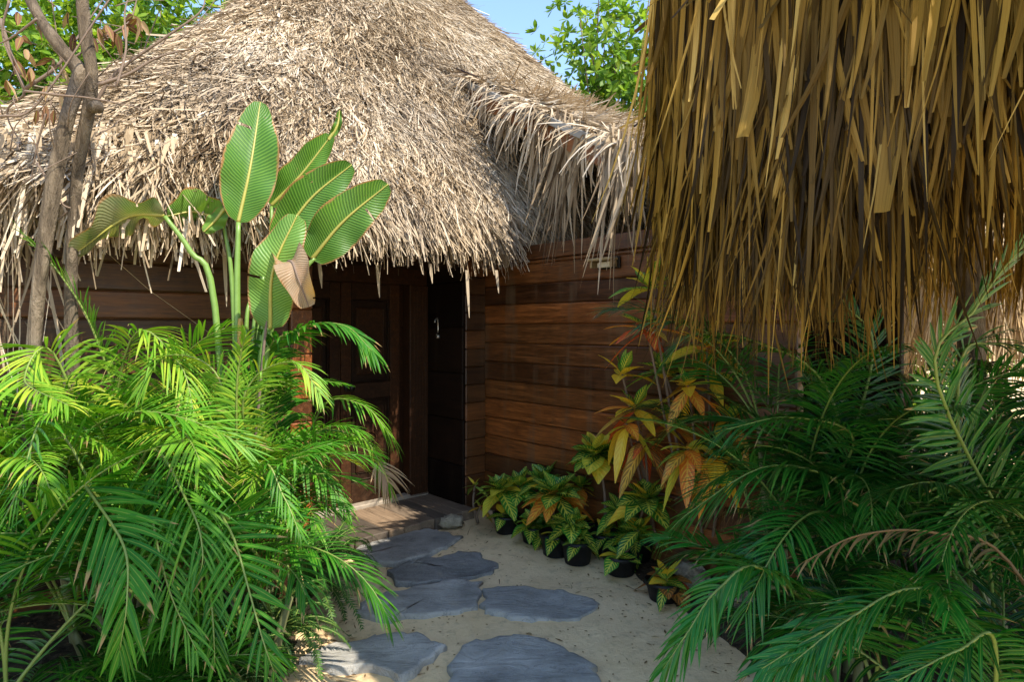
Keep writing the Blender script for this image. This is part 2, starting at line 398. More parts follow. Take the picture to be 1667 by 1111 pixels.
# ------------------------------------------------------------------ the setting: ground
P0 = A(-.41, 5.3); F_ = A(-.731, -.682); E_ = A(.682, -.731)
def FL(v, off, z): p = P0+v*F_+off*E_; return A(p[0], p[1], z)
f3 = A(*F_, 0); e3 = A(*E_, 0); z3 = A(0, 0, 1)

def smooth_noise(x, y, seed, octs=((1.1, 1), (2.7, .5), (6.1, .22), (13., .1))):
    r = np.random.default_rng(seed); o = np.zeros_like(x)
    for f, a in octs:
        for k in range(4):
            th = r.random()*6.28; ph = r.random()*6.28
            o += a*.5*np.sin((x*math.cos(th)+y*math.sin(th))*f*2+ph)
    return o
def ground_z(x, y):
    x = np.asarray(x, float); y = np.asarray(y, float)
    fade = np.clip(1.3-(np.hypot(x, y-4)/8), 0, 1)
    bank = np.clip((x-1.0)/.8, 0, 1)*.06+np.clip((-.95-x)/.8, 0, 1)*.06
    return (.014*smooth_noise(x, y, 3)+.003*np.sin(x*21+2*np.sin(y*9))*np.sin(y*17+x*5)+bank)*fade-.012
xs = np.unique(np.concatenate([np.linspace(-3.5, 3.5, 150), A(-600, -200, -80, -30, -12, -7, -5, -4, 4, 5, 7, 12, 30, 80, 200, 600)]))
ys = np.unique(np.concatenate([np.linspace(1.2, 6.5, 130), A(-400, -100, -30, -8, -2, 0, .7, 7.5, 9, 12, 20, 40, 100, 300, 900)]))
X, Y = np.meshgrid(xs, ys)
g = MB(); g.grid(np.stack([X, Y, ground_z(X, Y)], -1)); o = g.build('ground', M_SAND); o['kind'] = 'structure'

def bed(edge, outer, seed):
    yy = np.linspace(1.3, 5.6, 90); ex = np.interp(yy, [e_[0] for e_ in edge], [e_[1] for e_ in edge])+.05*smooth_noise(yy*3, yy*0, seed)
    k = np.linspace(0, 1, 24)[None, :]; X = ex[:, None]+(outer-ex[:, None])*k; Y = np.broadcast_to(yy[:, None], X.shape)
    Z = ground_z(X, Y)+.006*np.clip(k*12, 0, 1)+.02*np.clip(k*6, 0, 1)*np.abs(smooth_noise(X*3, Y*3, seed+1)); Z = Z+np.where(k < .01, -.01, .002)
    q = MB(); P = np.stack([X, Y, Z], -1); q.grid(P if outer > 0 else P[:, ::-1]); q.build('planting_bed_soil', M_BED)['kind'] = 'structure'
bed([(1.3, -.95), (2.8, -1.02), (3.6, -1.12), (4.4, -1.22), (5.6, -1.5)], -3.4, 5)
bed([(1.3, 1.3), (2.77, 1.12), (3.3, 1.0), (4.1, .66), (4.8, .16), (5.2, -.22), (5.6, -.3)], 3.4, 6)
# ------------------------------------------------------------------ thatched hut: walls
hut = empty('thatched_hut', FL(.8, -1, 0), 'round thatched hut with steep straw roof, dark double door and board walls', 'hut')
def boards(mb, origin, along, length, z0, z1, out, pitch=.163, thick=.022, gap=.004, seed=0, mat=0):
    """horizontal boards, each a chamfered plank; rnd shifts its grain and tone"""
    r = np.random.default_rng(seed); z = z0
    while z < z1-.02:
        h = min(pitch, z1-z)-gap
        dp = thick+r.normal()*.003
        mb.box(A(origin[0], origin[1], z), A(*along, 0)*length, z3*h, A(*out, 0)*dp, rnd=r.random(), mat=mat, bev=.008)
        z += pitch
WT = 2.45
wl = MB()
boards(wl, FL(1.557, 0, 0)[:2], F_, 1.75, .02, WT, E_, seed=5)
wl.box(FL(1.56, -.19, 0), f3*1.75, e3*.185, z3*WT)
for v0, sd in ((1.557, 4),):
    pass
wl.build('wall', [M_WALLF], hut, smooth=False)
jw = MB()
boards(jw, FL(-.222, 0, 0)[:2], F_, .222, .0, WT, E_, pitch=.157, seed=8)
jw.box(FL(-.245, -.5, 0), f3*.20, e3*.495, z3*WT)
jw.build('corner_pier', [M_WALLF], hut, smooth=False)
pp = MB()                                             # pier left of the door, catches the sun under the eave
boards(pp, FL(1.40, .03, 0)[:2], F_, .155, .0, WT, E_, pitch=.157, seed=13)
pp.box(FL(1.405, -.60, 0), f3*.145, e3*.625, z3*WT)
pp.build('door_pier', [M_WALL], hut, smooth=False)
rw = MB()                                             # side of the recess, almost black
boards(rw, FL(0, -.607, 0)[:2], E_, .607, .0, WT, F_, pitch=.40, thick=.02, seed=9)
rw.box(FL(-.03, -.607, 0), f3*.028, e3*.60, z3*WT)
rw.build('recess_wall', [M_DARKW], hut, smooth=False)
lt = MB(); lt.box(FL(.024, -.62, 1.98), f3*1.37, e3*.10, z3*.5, bev=.006); lt.box(FL(.024, -.5, 2.12), f3*1.37, e3*.55, z3*.03)
lt.build('lintel', [M_DOOR], hut, smooth=False)
# door: frame, two leaves
DZ = .085; DT = 1.98
fr = MB()
fr.box(FL(.024, -.62, .066), f3*.20, e3*.12, z3*(DT-.066), bev=.008)
for k in range(5): fr.box(FL(.05+.03*k, -.5, .12), f3*.012, e3*.006, z3*1.8, bev=.002)
fr.box(FL(.024, -.76, .0), f3*1.37, e3*.08, z3*(DT+.3), rnd=.1)
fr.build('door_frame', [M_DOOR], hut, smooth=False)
def leaf_door(v0, v1, knob_v, seed):
    d = MB(); wd = v1-v0
    d.box(FL(v0, -.66, DZ), f3*wd, e3*.035, z3*(DT-DZ), rnd=.3)                      # recessed ground of the panels
    for a, b in ((v0, v0+.095), (v1-.095, v1)):
        d.box(FL(a, -.624, DZ), f3*(b-a), e3*.03, z3*(DT-DZ), rnd=.4+seed*.1, bev=.004)
    for za, zb in ((DZ, .27), (.98, 1.12), (DT-.14, DT)):
        d.box(FL(v0+.096, -.624, za), f3*(wd-.192), e3*.029, z3*(zb-za), rnd=.62, bev=.004)
    for za, zb in ((.27, .98), (1.12, DT-.14)):                                      # raised fields and mouldings
        d.box(FL(v0+.15, -.625, za+.07), f3*(wd-.30), e3*.018, z3*(zb-za-.14), rnd=.5, bev=.012)
        for q in (0, 1):
            d.box(FL(v0+.1+q*(wd-.215), -.6245, za+.005), f3*.015, e3*.024, z3*(zb-za-.01), rnd=.7, bev=.004)
            d.box(FL(v0+.116, -.6245, za+.005+q*(zb-za-.025)), f3*(wd-.232), e3*.024, z3*.015, rnd=.7, bev=.004)
    # carved scroll in the lower panel
    for k in range(3):
        c = FL((v0+v1)/2, -.603, .42+.2*k); th = np.linspace(0, 4*math.pi, 34); rr = np.linspace(.075, .01, 34)
        d.tube(c+np.cos(th)[:, None]*rr[:, None]*f3+np.sin(th)[:, None]*rr[:, None]*z3, .008, 5, rnd=.8)
    ob = d.build('door', [M_DOOR], hut, smooth=False)
    if knob_v:
        k = MB(); c = FL(knob_v, -.594, 1.09)
        for r0, a0, a1 in ((.042, 0, .012), (.014, .012, .04)): k.tube([c+e3*a0, c+e3*a1], r0, 16)
        th = np.linspace(0, math.pi, 9)
        k.tube([c+e3*(.06-.034*math.cos(x)) for x in th], [max(.034*math.sin(x), .001) for x in th], 16)
        k.build('door_knob', [M_IRON], ob)
leaf_door(.275, .850, .785, 0)
leaf_door(.856, 1.40, None, 1)
sl_ = MB(); sl_.box(FL(.022, -.60, .02), f3*1.38, e3*.10, z3*.075, bev=.008); sl_.build('door_sill', [M_SILL], hut, smooth=False)
pc = MB()
vv = .0
while vv < 1.5:
    wv_ = .135+.02*random.random()
    pc.box(FL(vv+.002, -.50, -.06), f3*(wv_-.004), e3*(.64+.02*random.random()), z3*(.126), rnd=random.random(), bev=.006); vv += wv_
pc.build('porch', [M_PORCH], hut, smooth=False)
hk = MB(); c = at(716, 522, 5.52)+f3*.02
hk.tube(bez([c+A(.0, 0, -.11), c+A(0, 0, -.03), c+A(-.005, -.02, .02), c+A(-.02, -.05, .0), c+A(-.022, -.055, -.02)], 14), .006, 7)
hk.tube([c+A(0, 0, -.16), c+A(.0, 0, -.125)], .018, 10)
tag(hk.build('coat_hook', [M_STEEL]), 'pale metal hook on the black wall inside the doorway', 'hook')

# ------------------------------------------------------------------ thatch
def thatch(mb, surf, n, L, W, usamp, tsamp, jit=.25, lift=.08, grav=.05, curl=.12, seed=1, K=4, taper=None, rbias=None, mat=0):
    r = np.random.default_rng(seed)
    u = usamp(r, n); t = tsamp(r, n); ep = 2e-3
    p = surf(u, t); dt = nrm(surf(u, np.minimum(t+ep, 1.05))-surf(u, t-ep)); du = nrm(surf(u+ep, t)-surf(u-ep, t))
    nn = nrm(np.cross(dt, du)); nn *= np.sign(nn[:, 2:3]+1e-6)
    sd = nrm(np.cross(nn, dt))
    fl = np.sin(p[:, 0]*7+p[:, 2]*5+seed)*np.sin(p[:, 1]*6-p[:, 2]*8+seed)+.6*np.sin(p[:, 0]*17-p[:, 2]*13)
    d = nrm(dt+sd*(r.normal(0, jit, n)+fl*jit*.65)[:, None]+nn*(r.normal(lift, lift*.8, n)[:, None]))
    ln = L[0]+(L[1]-L[0])*r.random(n); wd = W[0]+(W[1]-W[0])*r.random(n)**1.5
    tw = r.normal(0, .7, n)[:, None]
    s = nrm(np.cross(d, nn)*np.cos(tw)+nn*np.sin(tw))
    b = sd*r.normal(0, curl, n)[:, None]*ln[:, None]; b[:, 2] -= grav*ln*(.5+r.random(n))
    b3 = nn*(r.normal(0, curl*.6, n)*ln)[:, None]
    p = p+nn*(r.random(n)*.05)[:, None]-d*(ln*.35)[:, None]
    rn = np.clip(r.normal(.55, .24, n), 0, 1)
    if rbias is not None: rn = np.clip(rn+rbias(u, t, p, r), 0, 1)
    if taper is None: taper = np.linspace(1, .45, K+1)
    mb.blades(p, d, s, ln, wd, b, K, taper, rn, B3=b3, mat=mat)

def ring_fn(pts):
    """closed smooth outline, u in 0..1, with equal arc length per u"""
    p = np.asarray(pts, float); n = len(p)
    c = bez(np.concatenate([p[-2:], p, p[:3]]), (n+4)*24+1)
    i0 = 2*24; c = c[i0:i0+n*24+1]
    s = np.concatenate([[0], np.cumsum(np.linalg.norm(np.diff(c, axis=0), axis=1))]); s /= s[-1]
    return lambda u: np.stack([np.interp(np.mod(u, 1), s, c[:, k]) for k in range(c.shape[1])], -1), s, c

def Ev(v, z=2.47): return (-.103-.731*v, 4.97-.682*v, z)
ring, rs, rc = ring_fn([Ev(-3.8, 2.4), Ev(-2), Ev(-1), Ev(0), Ev(1, 2.46), Ev(2, 2.44), (-2.2, 3.15, 2.42), (-3.2, 3.2, 2.38), (-4.5, 3.95, 2.3),
                        (-5.6, 5.8, 2.3), (-6.2, 8.5, 2.3), (-5.5, 11, 2.4), (-2.3, 12.5, 2.4), (1.5, 11.8, 2.4), (3.2, 9.5, 2.4)])
APEX = A(-2.3, 8.0, 7.1)
i_left = float(rs[np.argmin(np.hypot(rc[:, 0]+5.6, rc[:, 1]-5.8))])     # outline position of the left flank
i_corner = float(rs[np.argmin(np.hypot(rc[:, 0]+2.2, rc[:, 1]-3.15))])
def roof_surf(u, t):
    e = ring(u); uu = np.mod(np.asarray(u), 1)[..., None]; t = np.clip(t, .002, 1.05)[..., None]; fr_ = np.abs(1-t)**.86*np.sign(1-t)
    sm = lambda a, b: (lambda x: x*x*(3-2*x))(np.clip((uu-a)/(b-a), 0, 1))
    wl = sm(i_corner-.17, i_corner+.05)*(1-sm(i_left+.05, i_left+.2))
    fr_ = fr_*(1-wl)+wl*np.interp(t, [0, .12, .25, .4, .55, .7, .82, .92, 1, 1.05], [1, .835, .66, .50, .365, .235, .145, .065, 0, -.06])
    p = APEX+(e-APEX)*t
    p[..., 2] = (e[..., 2:3]+(APEX[2]-e[..., 2:3])*fr_)[..., 0]
    return p
def us_range(a, b): return lambda r, n: a+(b-a)*r.random(n)
tcone = lambda r, n: np.sqrt(r.random(n)*(.995)+.004)
rf = MB()
U, T = np.meshgrid(np.linspace(0, 1, 161), np.linspace(0.002, .985, 40)); gp = roof_surf(U.ravel(), T.ravel()).reshape(40, 161, 3); gp[..., 2] -= .05
rf.grid(gp, mat=1)
inner = gp.copy(); inner[..., 2] -= .22; inner[..., :2] = APEX[:2]+(inner[..., :2]-APEX[:2])*.965
rf.grid(inner[:, ::-1], mat=1)
rim = np.stack([gp[-1], inner[-1]]); rf.grid(rim, mat=1)
patch = lambda u, t, p, r: .16*np.sin(p[:, 0]*2.1+p[:, 2]*3.1)+.12*np.sin(p[:, 0]*5.3-p[:, 2]*1.7)-np.where(r.random(len(u)) < .12, .35, 0)
thatch(rf, roof_surf, 40000, (.10, .24), (.006, .017), us_range(-.02, i_corner+.02), tcone, .19, .22, .14, .30, 11, rbias=patch)
thatch(rf, roof_surf, 30000, (.18, .36), (.006, .018), us_range(-.02, i_corner+.02), tcone, .15, .15, .14, .2, 14, rbias=patch)
thatch(rf, roof_surf, 9000, (.3, .6), (.012, .034), us_range(i_corner-.06, i_left+.06), tcone, .30, .10, .15, .18, 12, rbias=patch)
thatch(rf, roof_surf, 9000, (.2, .42), (.010, .022), us_range(i_corner, i_left+.05), tcone, .34, .12, .15, .2, 16, rbias=patch)
thatch(rf, roof_surf, 7000, (.3, .6), (.02, .045), us_range(i_left, 1), tcone, .3, .1, .1, .2, 13)
# the eave: thick fringe of straw ends hanging past the edge
def fringe(mb, fn, n, u0, u1, L, W, depth, zlo, zhi, tocen, seed, out=.15, jit=.12, rb=0., mat=0, K=4, taper=None, curl=.08, fold=0.):
    r = np.random.default_rng(seed); u = u0+(u1-u0)*r.random(n); p = fn(u)
    ep = 1e-3; tg = nrm(fn(u+ep)-fn(u-ep)); inn = nrm((A(*tocen, 0)-p)*A(1, 1, 0)); inn = nrm(inn-tg*np.sum(inn*tg, -1, keepdims=True))
    k = r.random(n)
    p = p+inn*(k*depth)[:, None]; p[:, 2] += zlo+(zhi-zlo)*r.random(n)+k*depth*.5
    d = nrm(-inn*(r.normal(out, out*.6, n)[:, None])-A(0, 0, 1)+tg*r.normal(0, jit, n)[:, None])
    ln = L[0]+(L[1]-L[0])*r.random(n); wd = W[0]+(W[1]-W[0])*r.random(n)
    a = r.normal(0, .6, n)[:, None]; s = nrm(tg*np.cos(a)+inn*np.sin(a))
    b = tg*(r.normal(0, curl, n)*ln)[:, None]; b[:, 2] -= .04*ln
    b3 = inn*(r.normal(0, curl*.7, n)*ln)[:, None]
    mb.blades(p, d, s, ln, wd, b, K, np.linspace(1, .5, K+1) if taper is None else taper, np.clip(r.normal(.5+rb, .24, n), 0, 1), B3=b3, mat=mat, fold=fold, N=np.cross(s, d)*np.sign(r.random(n)-.5)[:, None])
fringe(rf, ring, 6500, -.02, i_corner, (.28, .46), (.008, .02), .30, -.06, .10, APEX[:2], 21, .45, .16)
fringe(rf, ring, 900, -.02, i_corner, (.32, .50), (.005, .012), .12, -.06, .06, APEX[:2], 25, .3, .2)
fringe(rf, ring, 3200, i_corner-.02, i_left, (.28, .62), (.01, .028), .4, -.05, .2, APEX[:2], 22, .3, .18)
fringe(rf, ring, 1600, i_corner+.012, i_left, (.5, 1.15), (.008, .026), .3, -.1, .1, APEX[:2], 24, .18, .22, -.05, curl=.16)
fringe(rf, ring, 1500, i_left, .98, (.4, .6), (.02, .04), .2, -.05, .1, APEX[:2], 23, .3)
# a few loose strips dangling from the eave
for px, y0, y1, d in ((614, 430, 485, 4.35), (760, 440, 518, 4.62), (808, 440, 478, 4.8), (430, 430, 500, 3.9), (365, 405, 500, 3.7), (335, 410, 470, 3.6), (700, 430, 462, 4.5), (520, 430, 470, 4.1)):
    a, b = at(px, y0, d), at(px+4, y1, d); rf.blades(a[None], nrm(b-a)[None], A(1, .3, 0)[None], A(np.linalg.norm(b-a)), A(.022), A(0, 0, 0)[None], 4, [1, 1, .9, .6, .15], A(.62))
# the right foot of the roof, strands toned slightly darker under the lean-to
thatch(rf, roof_surf, 5000, (.3, .55), (.008, .018), us_range(.13, .30), lambda r, n: .70+.3*r.random(n), .2, .14, .1, .15, 17, rbias=lambda u, t, p, r: -.1)
rf.build('roof', [M_TH, M_UND], hut, smooth=False)

# ------------------------------------------------------------------ the board wall on the right
P1 = P0-.245*F_
WALL_H = 2.27
pw = empty('board_wall', (*P1, 0), 'long reddish brown board wall running from the doorway towards the path', 'wall')
b_ = MB(); n2 = A(-.731, -.682)
boards(b_, P1-.12*E_, E_, 2.84, .0, WALL_H-.12, n2, seed=21)
b_.box(A(*(P1-.12*E_-n2*.09), 0), A(*E_, 0)*2.83, A(*n2, 0)*.085, z3*(WALL_H-.12))
b_.build('boarding', [M_WALL], pw, smooth=False)
cp = MB(); cp.box(A(*(P1+.024*E_-n2*.1), WALL_H-.12), A(*E_, 0)*2.70, A(*n2, 0)*.135, z3*.12, rnd=.85, bev=.006); cp.build('top_board', [M_WALL], pw, smooth=False)
def WR(s, off, z): p = P1+s*E_+n2*off; return A(p[0], p[1], z)
lamp = empty('wall_lamp', WR(1.33, .02, 2.07), 'small brass step lamp mounted high on the board wall', 'wall lamp')
l_ = MB(); l_.box(WR(1.30, .025, 2.02), A(*E_, 0)*.20, A(*n2, 0)*.02, z3*.085, bev=.004); l_.build('back_plate', [M_IRON], lamp, smooth=False)
l_ = MB(); l_.box(WR(1.27, .046, 2.075), A(*E_, 0)*.22, A(*n2, 0)*.085, z3*.02, bev=.004); l_.box(WR(1.28, .046, 2.03), A(*E_, 0)*.02, A(*n2, 0)*.06, z3*.044); l_.box(WR(1.46, .046, 2.03), A(*E_, 0)*.02, A(*n2, 0)*.06, z3*.044)
l_.build('hood', [M_BRASS], lamp, smooth=False)
l_ = MB(); l_.box(WR(1.32, .046, 2.03), A(*E_, 0)*.12, A(*n2, 0)*.03, z3*.04, bev=.006); l_.build('lens', [M_GLASSL], lamp, smooth=False)

# ------------------------------------------------------------------ lean-to roof over the room behind that wall
V0 = A(-.55, 6.2, 4.15); V1 = A(.70, 4.2, 2.87); VD = V1-V0; G_ = A(.731, .682, 0)
lean = empty('lean_to_roof', V1, 'small ragged lean-to thatch with orange fascia leaning on the big roof', 'roof')
def lsurf(u, t): return V0+VD*(np.asarray(t)[..., None]*1.18)+G_*(np.asarray(u)[..., None]*2.6)+A(0, 0, 1)*(.1*np.sin(np.asarray(u)*3))[..., None]
l_ = MB(); vdn = nrm(VD); up_ = nrm(np.cross(G_, vdn)); up_ = up_*np.sign(up_[2])
l_.box(V0-vdn*.15-up_*.19-G_*.0, vdn*(np.linalg.norm(VD)*1.2), G_*.04, up_*.15, rnd=.6, bev=.005); l_.build('fascia', [M_FASC], lean, smooth=False)
l_ = MB(); l_.box(V0-vdn*.15-up_*.075-G_*.025, vdn*(np.linalg.norm(VD)*1.2), G_*.022, up_*.06, rnd=.6, bev=.004); l_.build('batten', [M_GREYB], lean, smooth=False)
l_ = MB(); l_.box(V0-vdn*.42-up_*.03-G_*.03, vdn*.75, G_*.09, up_*.09, rnd=.3, bev=.006); l_.build('ridge_pole', [M_DOOR], lean, smooth=False)
for k in range(1, 5):
    l_ = MB(); l_.box(V0-up_*.16+G_*(k*.6), vdn*(np.linalg.norm(VD)*1.15), G_*.05, up_*.10, rnd=.6); l_.build('rafter', [M_DOOR], lean, smooth=False)
l_ = MB(); U, T = np.meshgrid(np.linspace(0.02, 1, 8), np.linspace(0, 1, 12)); l_.grid(lsurf(U, T)-A(0, 0, .02), mat=1)
thatch(l_, lsurf, 5000, (.3, .6), (.012, .03), us_range(.05, 1), lambda r, n: r.random(n), .3, .14, .1, .3, 31)
# strips folded over the verge and hanging
r = np.random.default_rng(33); n = 400
tt = np.array([.02, .06, .11, .17, .24, .44, .50, .55, .60, .66, .90, .97, 1.04])[r.integers(0, 13, n)]+r.normal(0, .022, n); pp_ = V0+VD*tt[:, None]+up_*.03+A(*r.normal(0, .02, 3))[None]+G_*(r.random(n)*.35)[:, None]
pp_[:, 2] += .05*r.random(n)
d = nrm(-G_*(.8+.3*r.random(n))[:, None]+vdn*r.normal(.1, .5, n)[:, None]+A(0, 0, .12)*r.normal(0.4, .8, n)[:, None])
ln = .2+.42*r.random(n); b = np.zeros((n, 3)); b[:, 2] = -(.10+.42*r.random(n)**1.5); b += vdn*r.normal(0, .06, n)[:, None]
b += G_*(.16*r.random(n))[:, None]
l_.blades(pp_, d, nrm(vdn+A(0, 0, 1)*r.normal(0, .4, n)[:, None]), ln, .01+.016*r.random(n), b, 6, [1, 1, 1, 1, .9, .7, .4], np.clip(r.normal(.5, .25, n), 0, 1))
clumps = [(800, 150, 250, 20, .8), (830, 165, 300, 10, .6), (880, 190, 330, 22, .7), (925, 200, 425, 60, .6), (950, 210, 330, 26, .7), (905, 190, 290, 20, .8),
          (1003, 225, 480, 18, .8), (1016, 225, 430, 14, .7), (1030, 230, 390, 16, .6), (945, 230, 450, 5, .7), (1040, 230, 450, 10, .6)]
for px, y0, y1, cnt, rb in clumps:
    d0 = np.interp(px, [745, 1000, 1060], [6.2, 4.2, 3.9]); a = at(px, y0, d0-.04); m = cnt
    P = a+r.normal(0, 1, (m, 1))*vdn*.06+A(0, 0, .04)*r.normal(0, 1, (m, 1))-G_*(r.random((m, 1))*.07)
    L = (y1-y0)/1000*d0*(.45+.6*r.random(m)); D = nrm(A(0, 0, -1)+A(1, 0, 0)*r.normal(-.04, .12, (m, 1))-G_*r.random((m, 1))*.12)
    B = np.zeros((m, 3)); B[:, 0] = r.normal(0, .05, m); B[:, 1] = r.normal(0, .03, m)
    l_.blades(P, D, nrm(A(1, .2, 0)+A(0, 1, 0)*r.normal(0, .7, (m, 1))), L, .010+.018*r.random(m), B, 6, [.7, 1, 1, 1, .8, .5, .12], np.clip(r.normal(rb-.28, .22, m), 0, 1))
l_.build('thatch', [M_TH, M_UND], lean, smooth=False)
# dim room behind: its back and far walls
rb_ = empty('bath_room', (2.2, 6, 0), 'dim board walled room behind the long board wall, under the lean-to', 'room')
l_ = MB()
bw0 = P1+.1*E_-n2*2.4
boards(l_, bw0, E_, 2.5, 0, 3.0, n2, seed=41)
l_.box(A(*(bw0-n2*.08), 0), A(*E_, 0)*2.5, A(*n2, 0)*.075, z3*3.0)
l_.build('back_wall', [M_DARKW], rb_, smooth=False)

# ------------------------------------------------------------------ near palapa on the right, only its eave in view
pal = empty('thatched_palapa', (3.5, 2.7, 0), 'near shaded palapa with long olive brown straw blades hanging from its eave', 'palapa')
PC = A(3.5, 2.7); PAPX = A(3.5, 2.7, 5.2)
ppts = np.array([(.50, 2.2), (1.13, 1.47), (1.81, .74), (2.5, 0), (4.5, -.5), (6.2, 1.2), (6.0, 4.4), (5, 6), (3.6, 5.5), (1.6, 5.2), (.96, 3.6), (.62, 2.45), (.50, 2.2)])
pcs = np.concatenate([[0], np.cumsum(np.linalg.norm(np.diff(ppts, axis=0), axis=1))]); PL = pcs[-1]; pcs = pcs/PL
def prim(u): u = np.mod(u, 1); return np.stack([np.interp(u, pcs, ppts[:, 0]), np.interp(u, pcs, ppts[:, 1]), np.full(np.shape(u), 2.72)], -1)
def psurf(u, t): e = prim(u); return PAPX+(e-PAPX)*np.clip(t, .01, 1.05)[..., None]
p_ = MB(); U, T = np.meshgrid(np.linspace(0, .9999, 121), np.linspace(.01, .985, 14)); gp = psurf(U, T); p_.grid(gp-A(0, 0, .03), mat=1)
thatch(p_, psurf, 6000, (.5, .9), (.03, .06), us_range(0, 1), lambda r, n: .9*np.sqrt(r.random(n)), .12, .1, .1, .1, 51)
wide = [.8, 1, 1, 1, 1, 1, .8]
sharp = [.9, 1, 1, 1, .9, .65, .12]
def near_layer(n, m0, m1, L, W, depth, zlo, zhi, seed, rb, taper, out=.05, jit=.022):
    fringe(p_, prim, n, m0/PL, m1/PL, L, W, depth, zlo, zhi, PC, seed, out, jit, rb, 0, 6, taper, .09, .22)
frayed = [.7, 1, 1, .95, .9, .75, .35]
near_layer(130, -.1, .10, (.40, .80), (.006, .02), .25, -.1, .12, 59, -.08, sharp)
near_layer(300, .16, .6, (.95, 1.24), (.005, .016), .4, -.1, .0, 58, -.1, sharp)
near_layer(900, .08, .66, (.60, 1.02), (.006, .024), .30, -.10, .12, 61, -.12, sharp)
near_layer(480, .10, .80, (.80, 1.16), (.004, .013), .35, -.10, .05, 62, -.2, sharp)
near_layer(700, -.1, 1.7, (.50, .92), (.009, .032), .12, -.04, .22, 63, .12, frayed)
near_layer(700, .25, 1.9, (.42, .80), (.009, .034), .16, -.04, .22, 64, .0, frayed)
near_layer(110, .3, 1.8, (.5, .85), (.034, .05), .14, -.04, .2, 60, .1, wide)
near_layer(300, -.1, 1.8, (.4, 1.0), (.005, .013), .10, -.02, .28, 65, .2, sharp, .08, .07)
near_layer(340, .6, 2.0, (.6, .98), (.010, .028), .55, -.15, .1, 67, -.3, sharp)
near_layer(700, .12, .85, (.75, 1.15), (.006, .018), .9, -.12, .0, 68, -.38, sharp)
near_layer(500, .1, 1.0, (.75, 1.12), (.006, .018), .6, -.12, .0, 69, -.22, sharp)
for x, px, py, d, wd in ((0, 1440, 575, 2.0, .05), (0, 1365, 578, 2.05, .035), (0, 1335, 565, 2.05, .03), (0, 1405, 560, 2.0, .04)):
    b = at(px, py, d); a = at(px-20, py-420, d); p_.blades(a[None], nrm(b-a)[None], A(1, .2, 0)[None], A(np.linalg.norm(b-a)), A(wd), A(.02, 0, 0)[None], 6, sharp, A(.5))
near_layer(1700, PL*.40, PL*.99, (.8, 1.25), (.012, .03), .3, -.05, .12, 66, .1, sharp)
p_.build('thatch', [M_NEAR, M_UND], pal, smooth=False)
for k, (x, y) in enumerate(((2.9, 3.9), (4.9, 4.6), (3.3, .9), (5.2, 1.4))):
    q = MB(); q.tube(bez([(x, y, -.1), (x+.02, y, 1.2), (x, y+.02, 3.0)], 8), [.085, .08, .08, .078, .075, .075, .07, .07], 12); q.build('post', [M_BARK], pal)
q = MB()
for a, b in (((2.9, 3.9), (4.9, 4.6)), ((2.9, 3.9), (3.3, .9)), ((3.3, .9), (5.2, 1.4)), ((4.9, 4.6), (5.2, 1.4))): q.tube([(*a, 2.9), (*b, 2.9)], .06, 10)
q.build('tie_beam', [M_BARK], pal)

# far lit thatch beyond the right hand palms
far = empty('straw_shelter', (7.2, 8, 0), 'far sunlit straw shelter glimpsed behind the right hand palms', 'shelter')
fr2 = np.array([(5.6, 7.4, 2.45), (6.4, 7.0, 2.45), (8, 7.0, 2.45), (9.5, 8, 2.45), (9.5, 10, 2.45), (7.5, 11, 2.45), (5.8, 10, 2.45), (5.4, 8.5, 2.45)])
fring, _, _ = ring_fn(fr2)
def fsurf(u, t): e = fring(u); a = A(7.5, 8.9, 4.6); return a+(e-a)*np.clip(t, .01, 1.05)[..., None]
q = MB(); U, T = np.meshgrid(np.linspace(0, 1, 41), np.linspace(.01, .98, 10)); q.grid(fsurf(U, T)-A(0, 0, .04), mat=1)
thatch(q, fsurf, 3500, (.4, .8), (.02, .04), us_range(0, 1), tcone, .25, .1, .1, .15, 71)
fringe(q, fring, 3600, 0, 1, (.7, 1.75), (.012, .03), .25, -.05, .2, (7.5, 8.9), 72, .12, .1, .1)
q.build('roof', [M_TH2, M_UND], far, smooth=False)
for x, y in ((6.2, 7.8), (8.8, 8.2), (8.6, 10), (6.3, 9.8)):
    q = MB(); q.tube([(x, y, -.1), (x, y, 2.7)], .08, 10); q.build('post', [M_BARK], far)

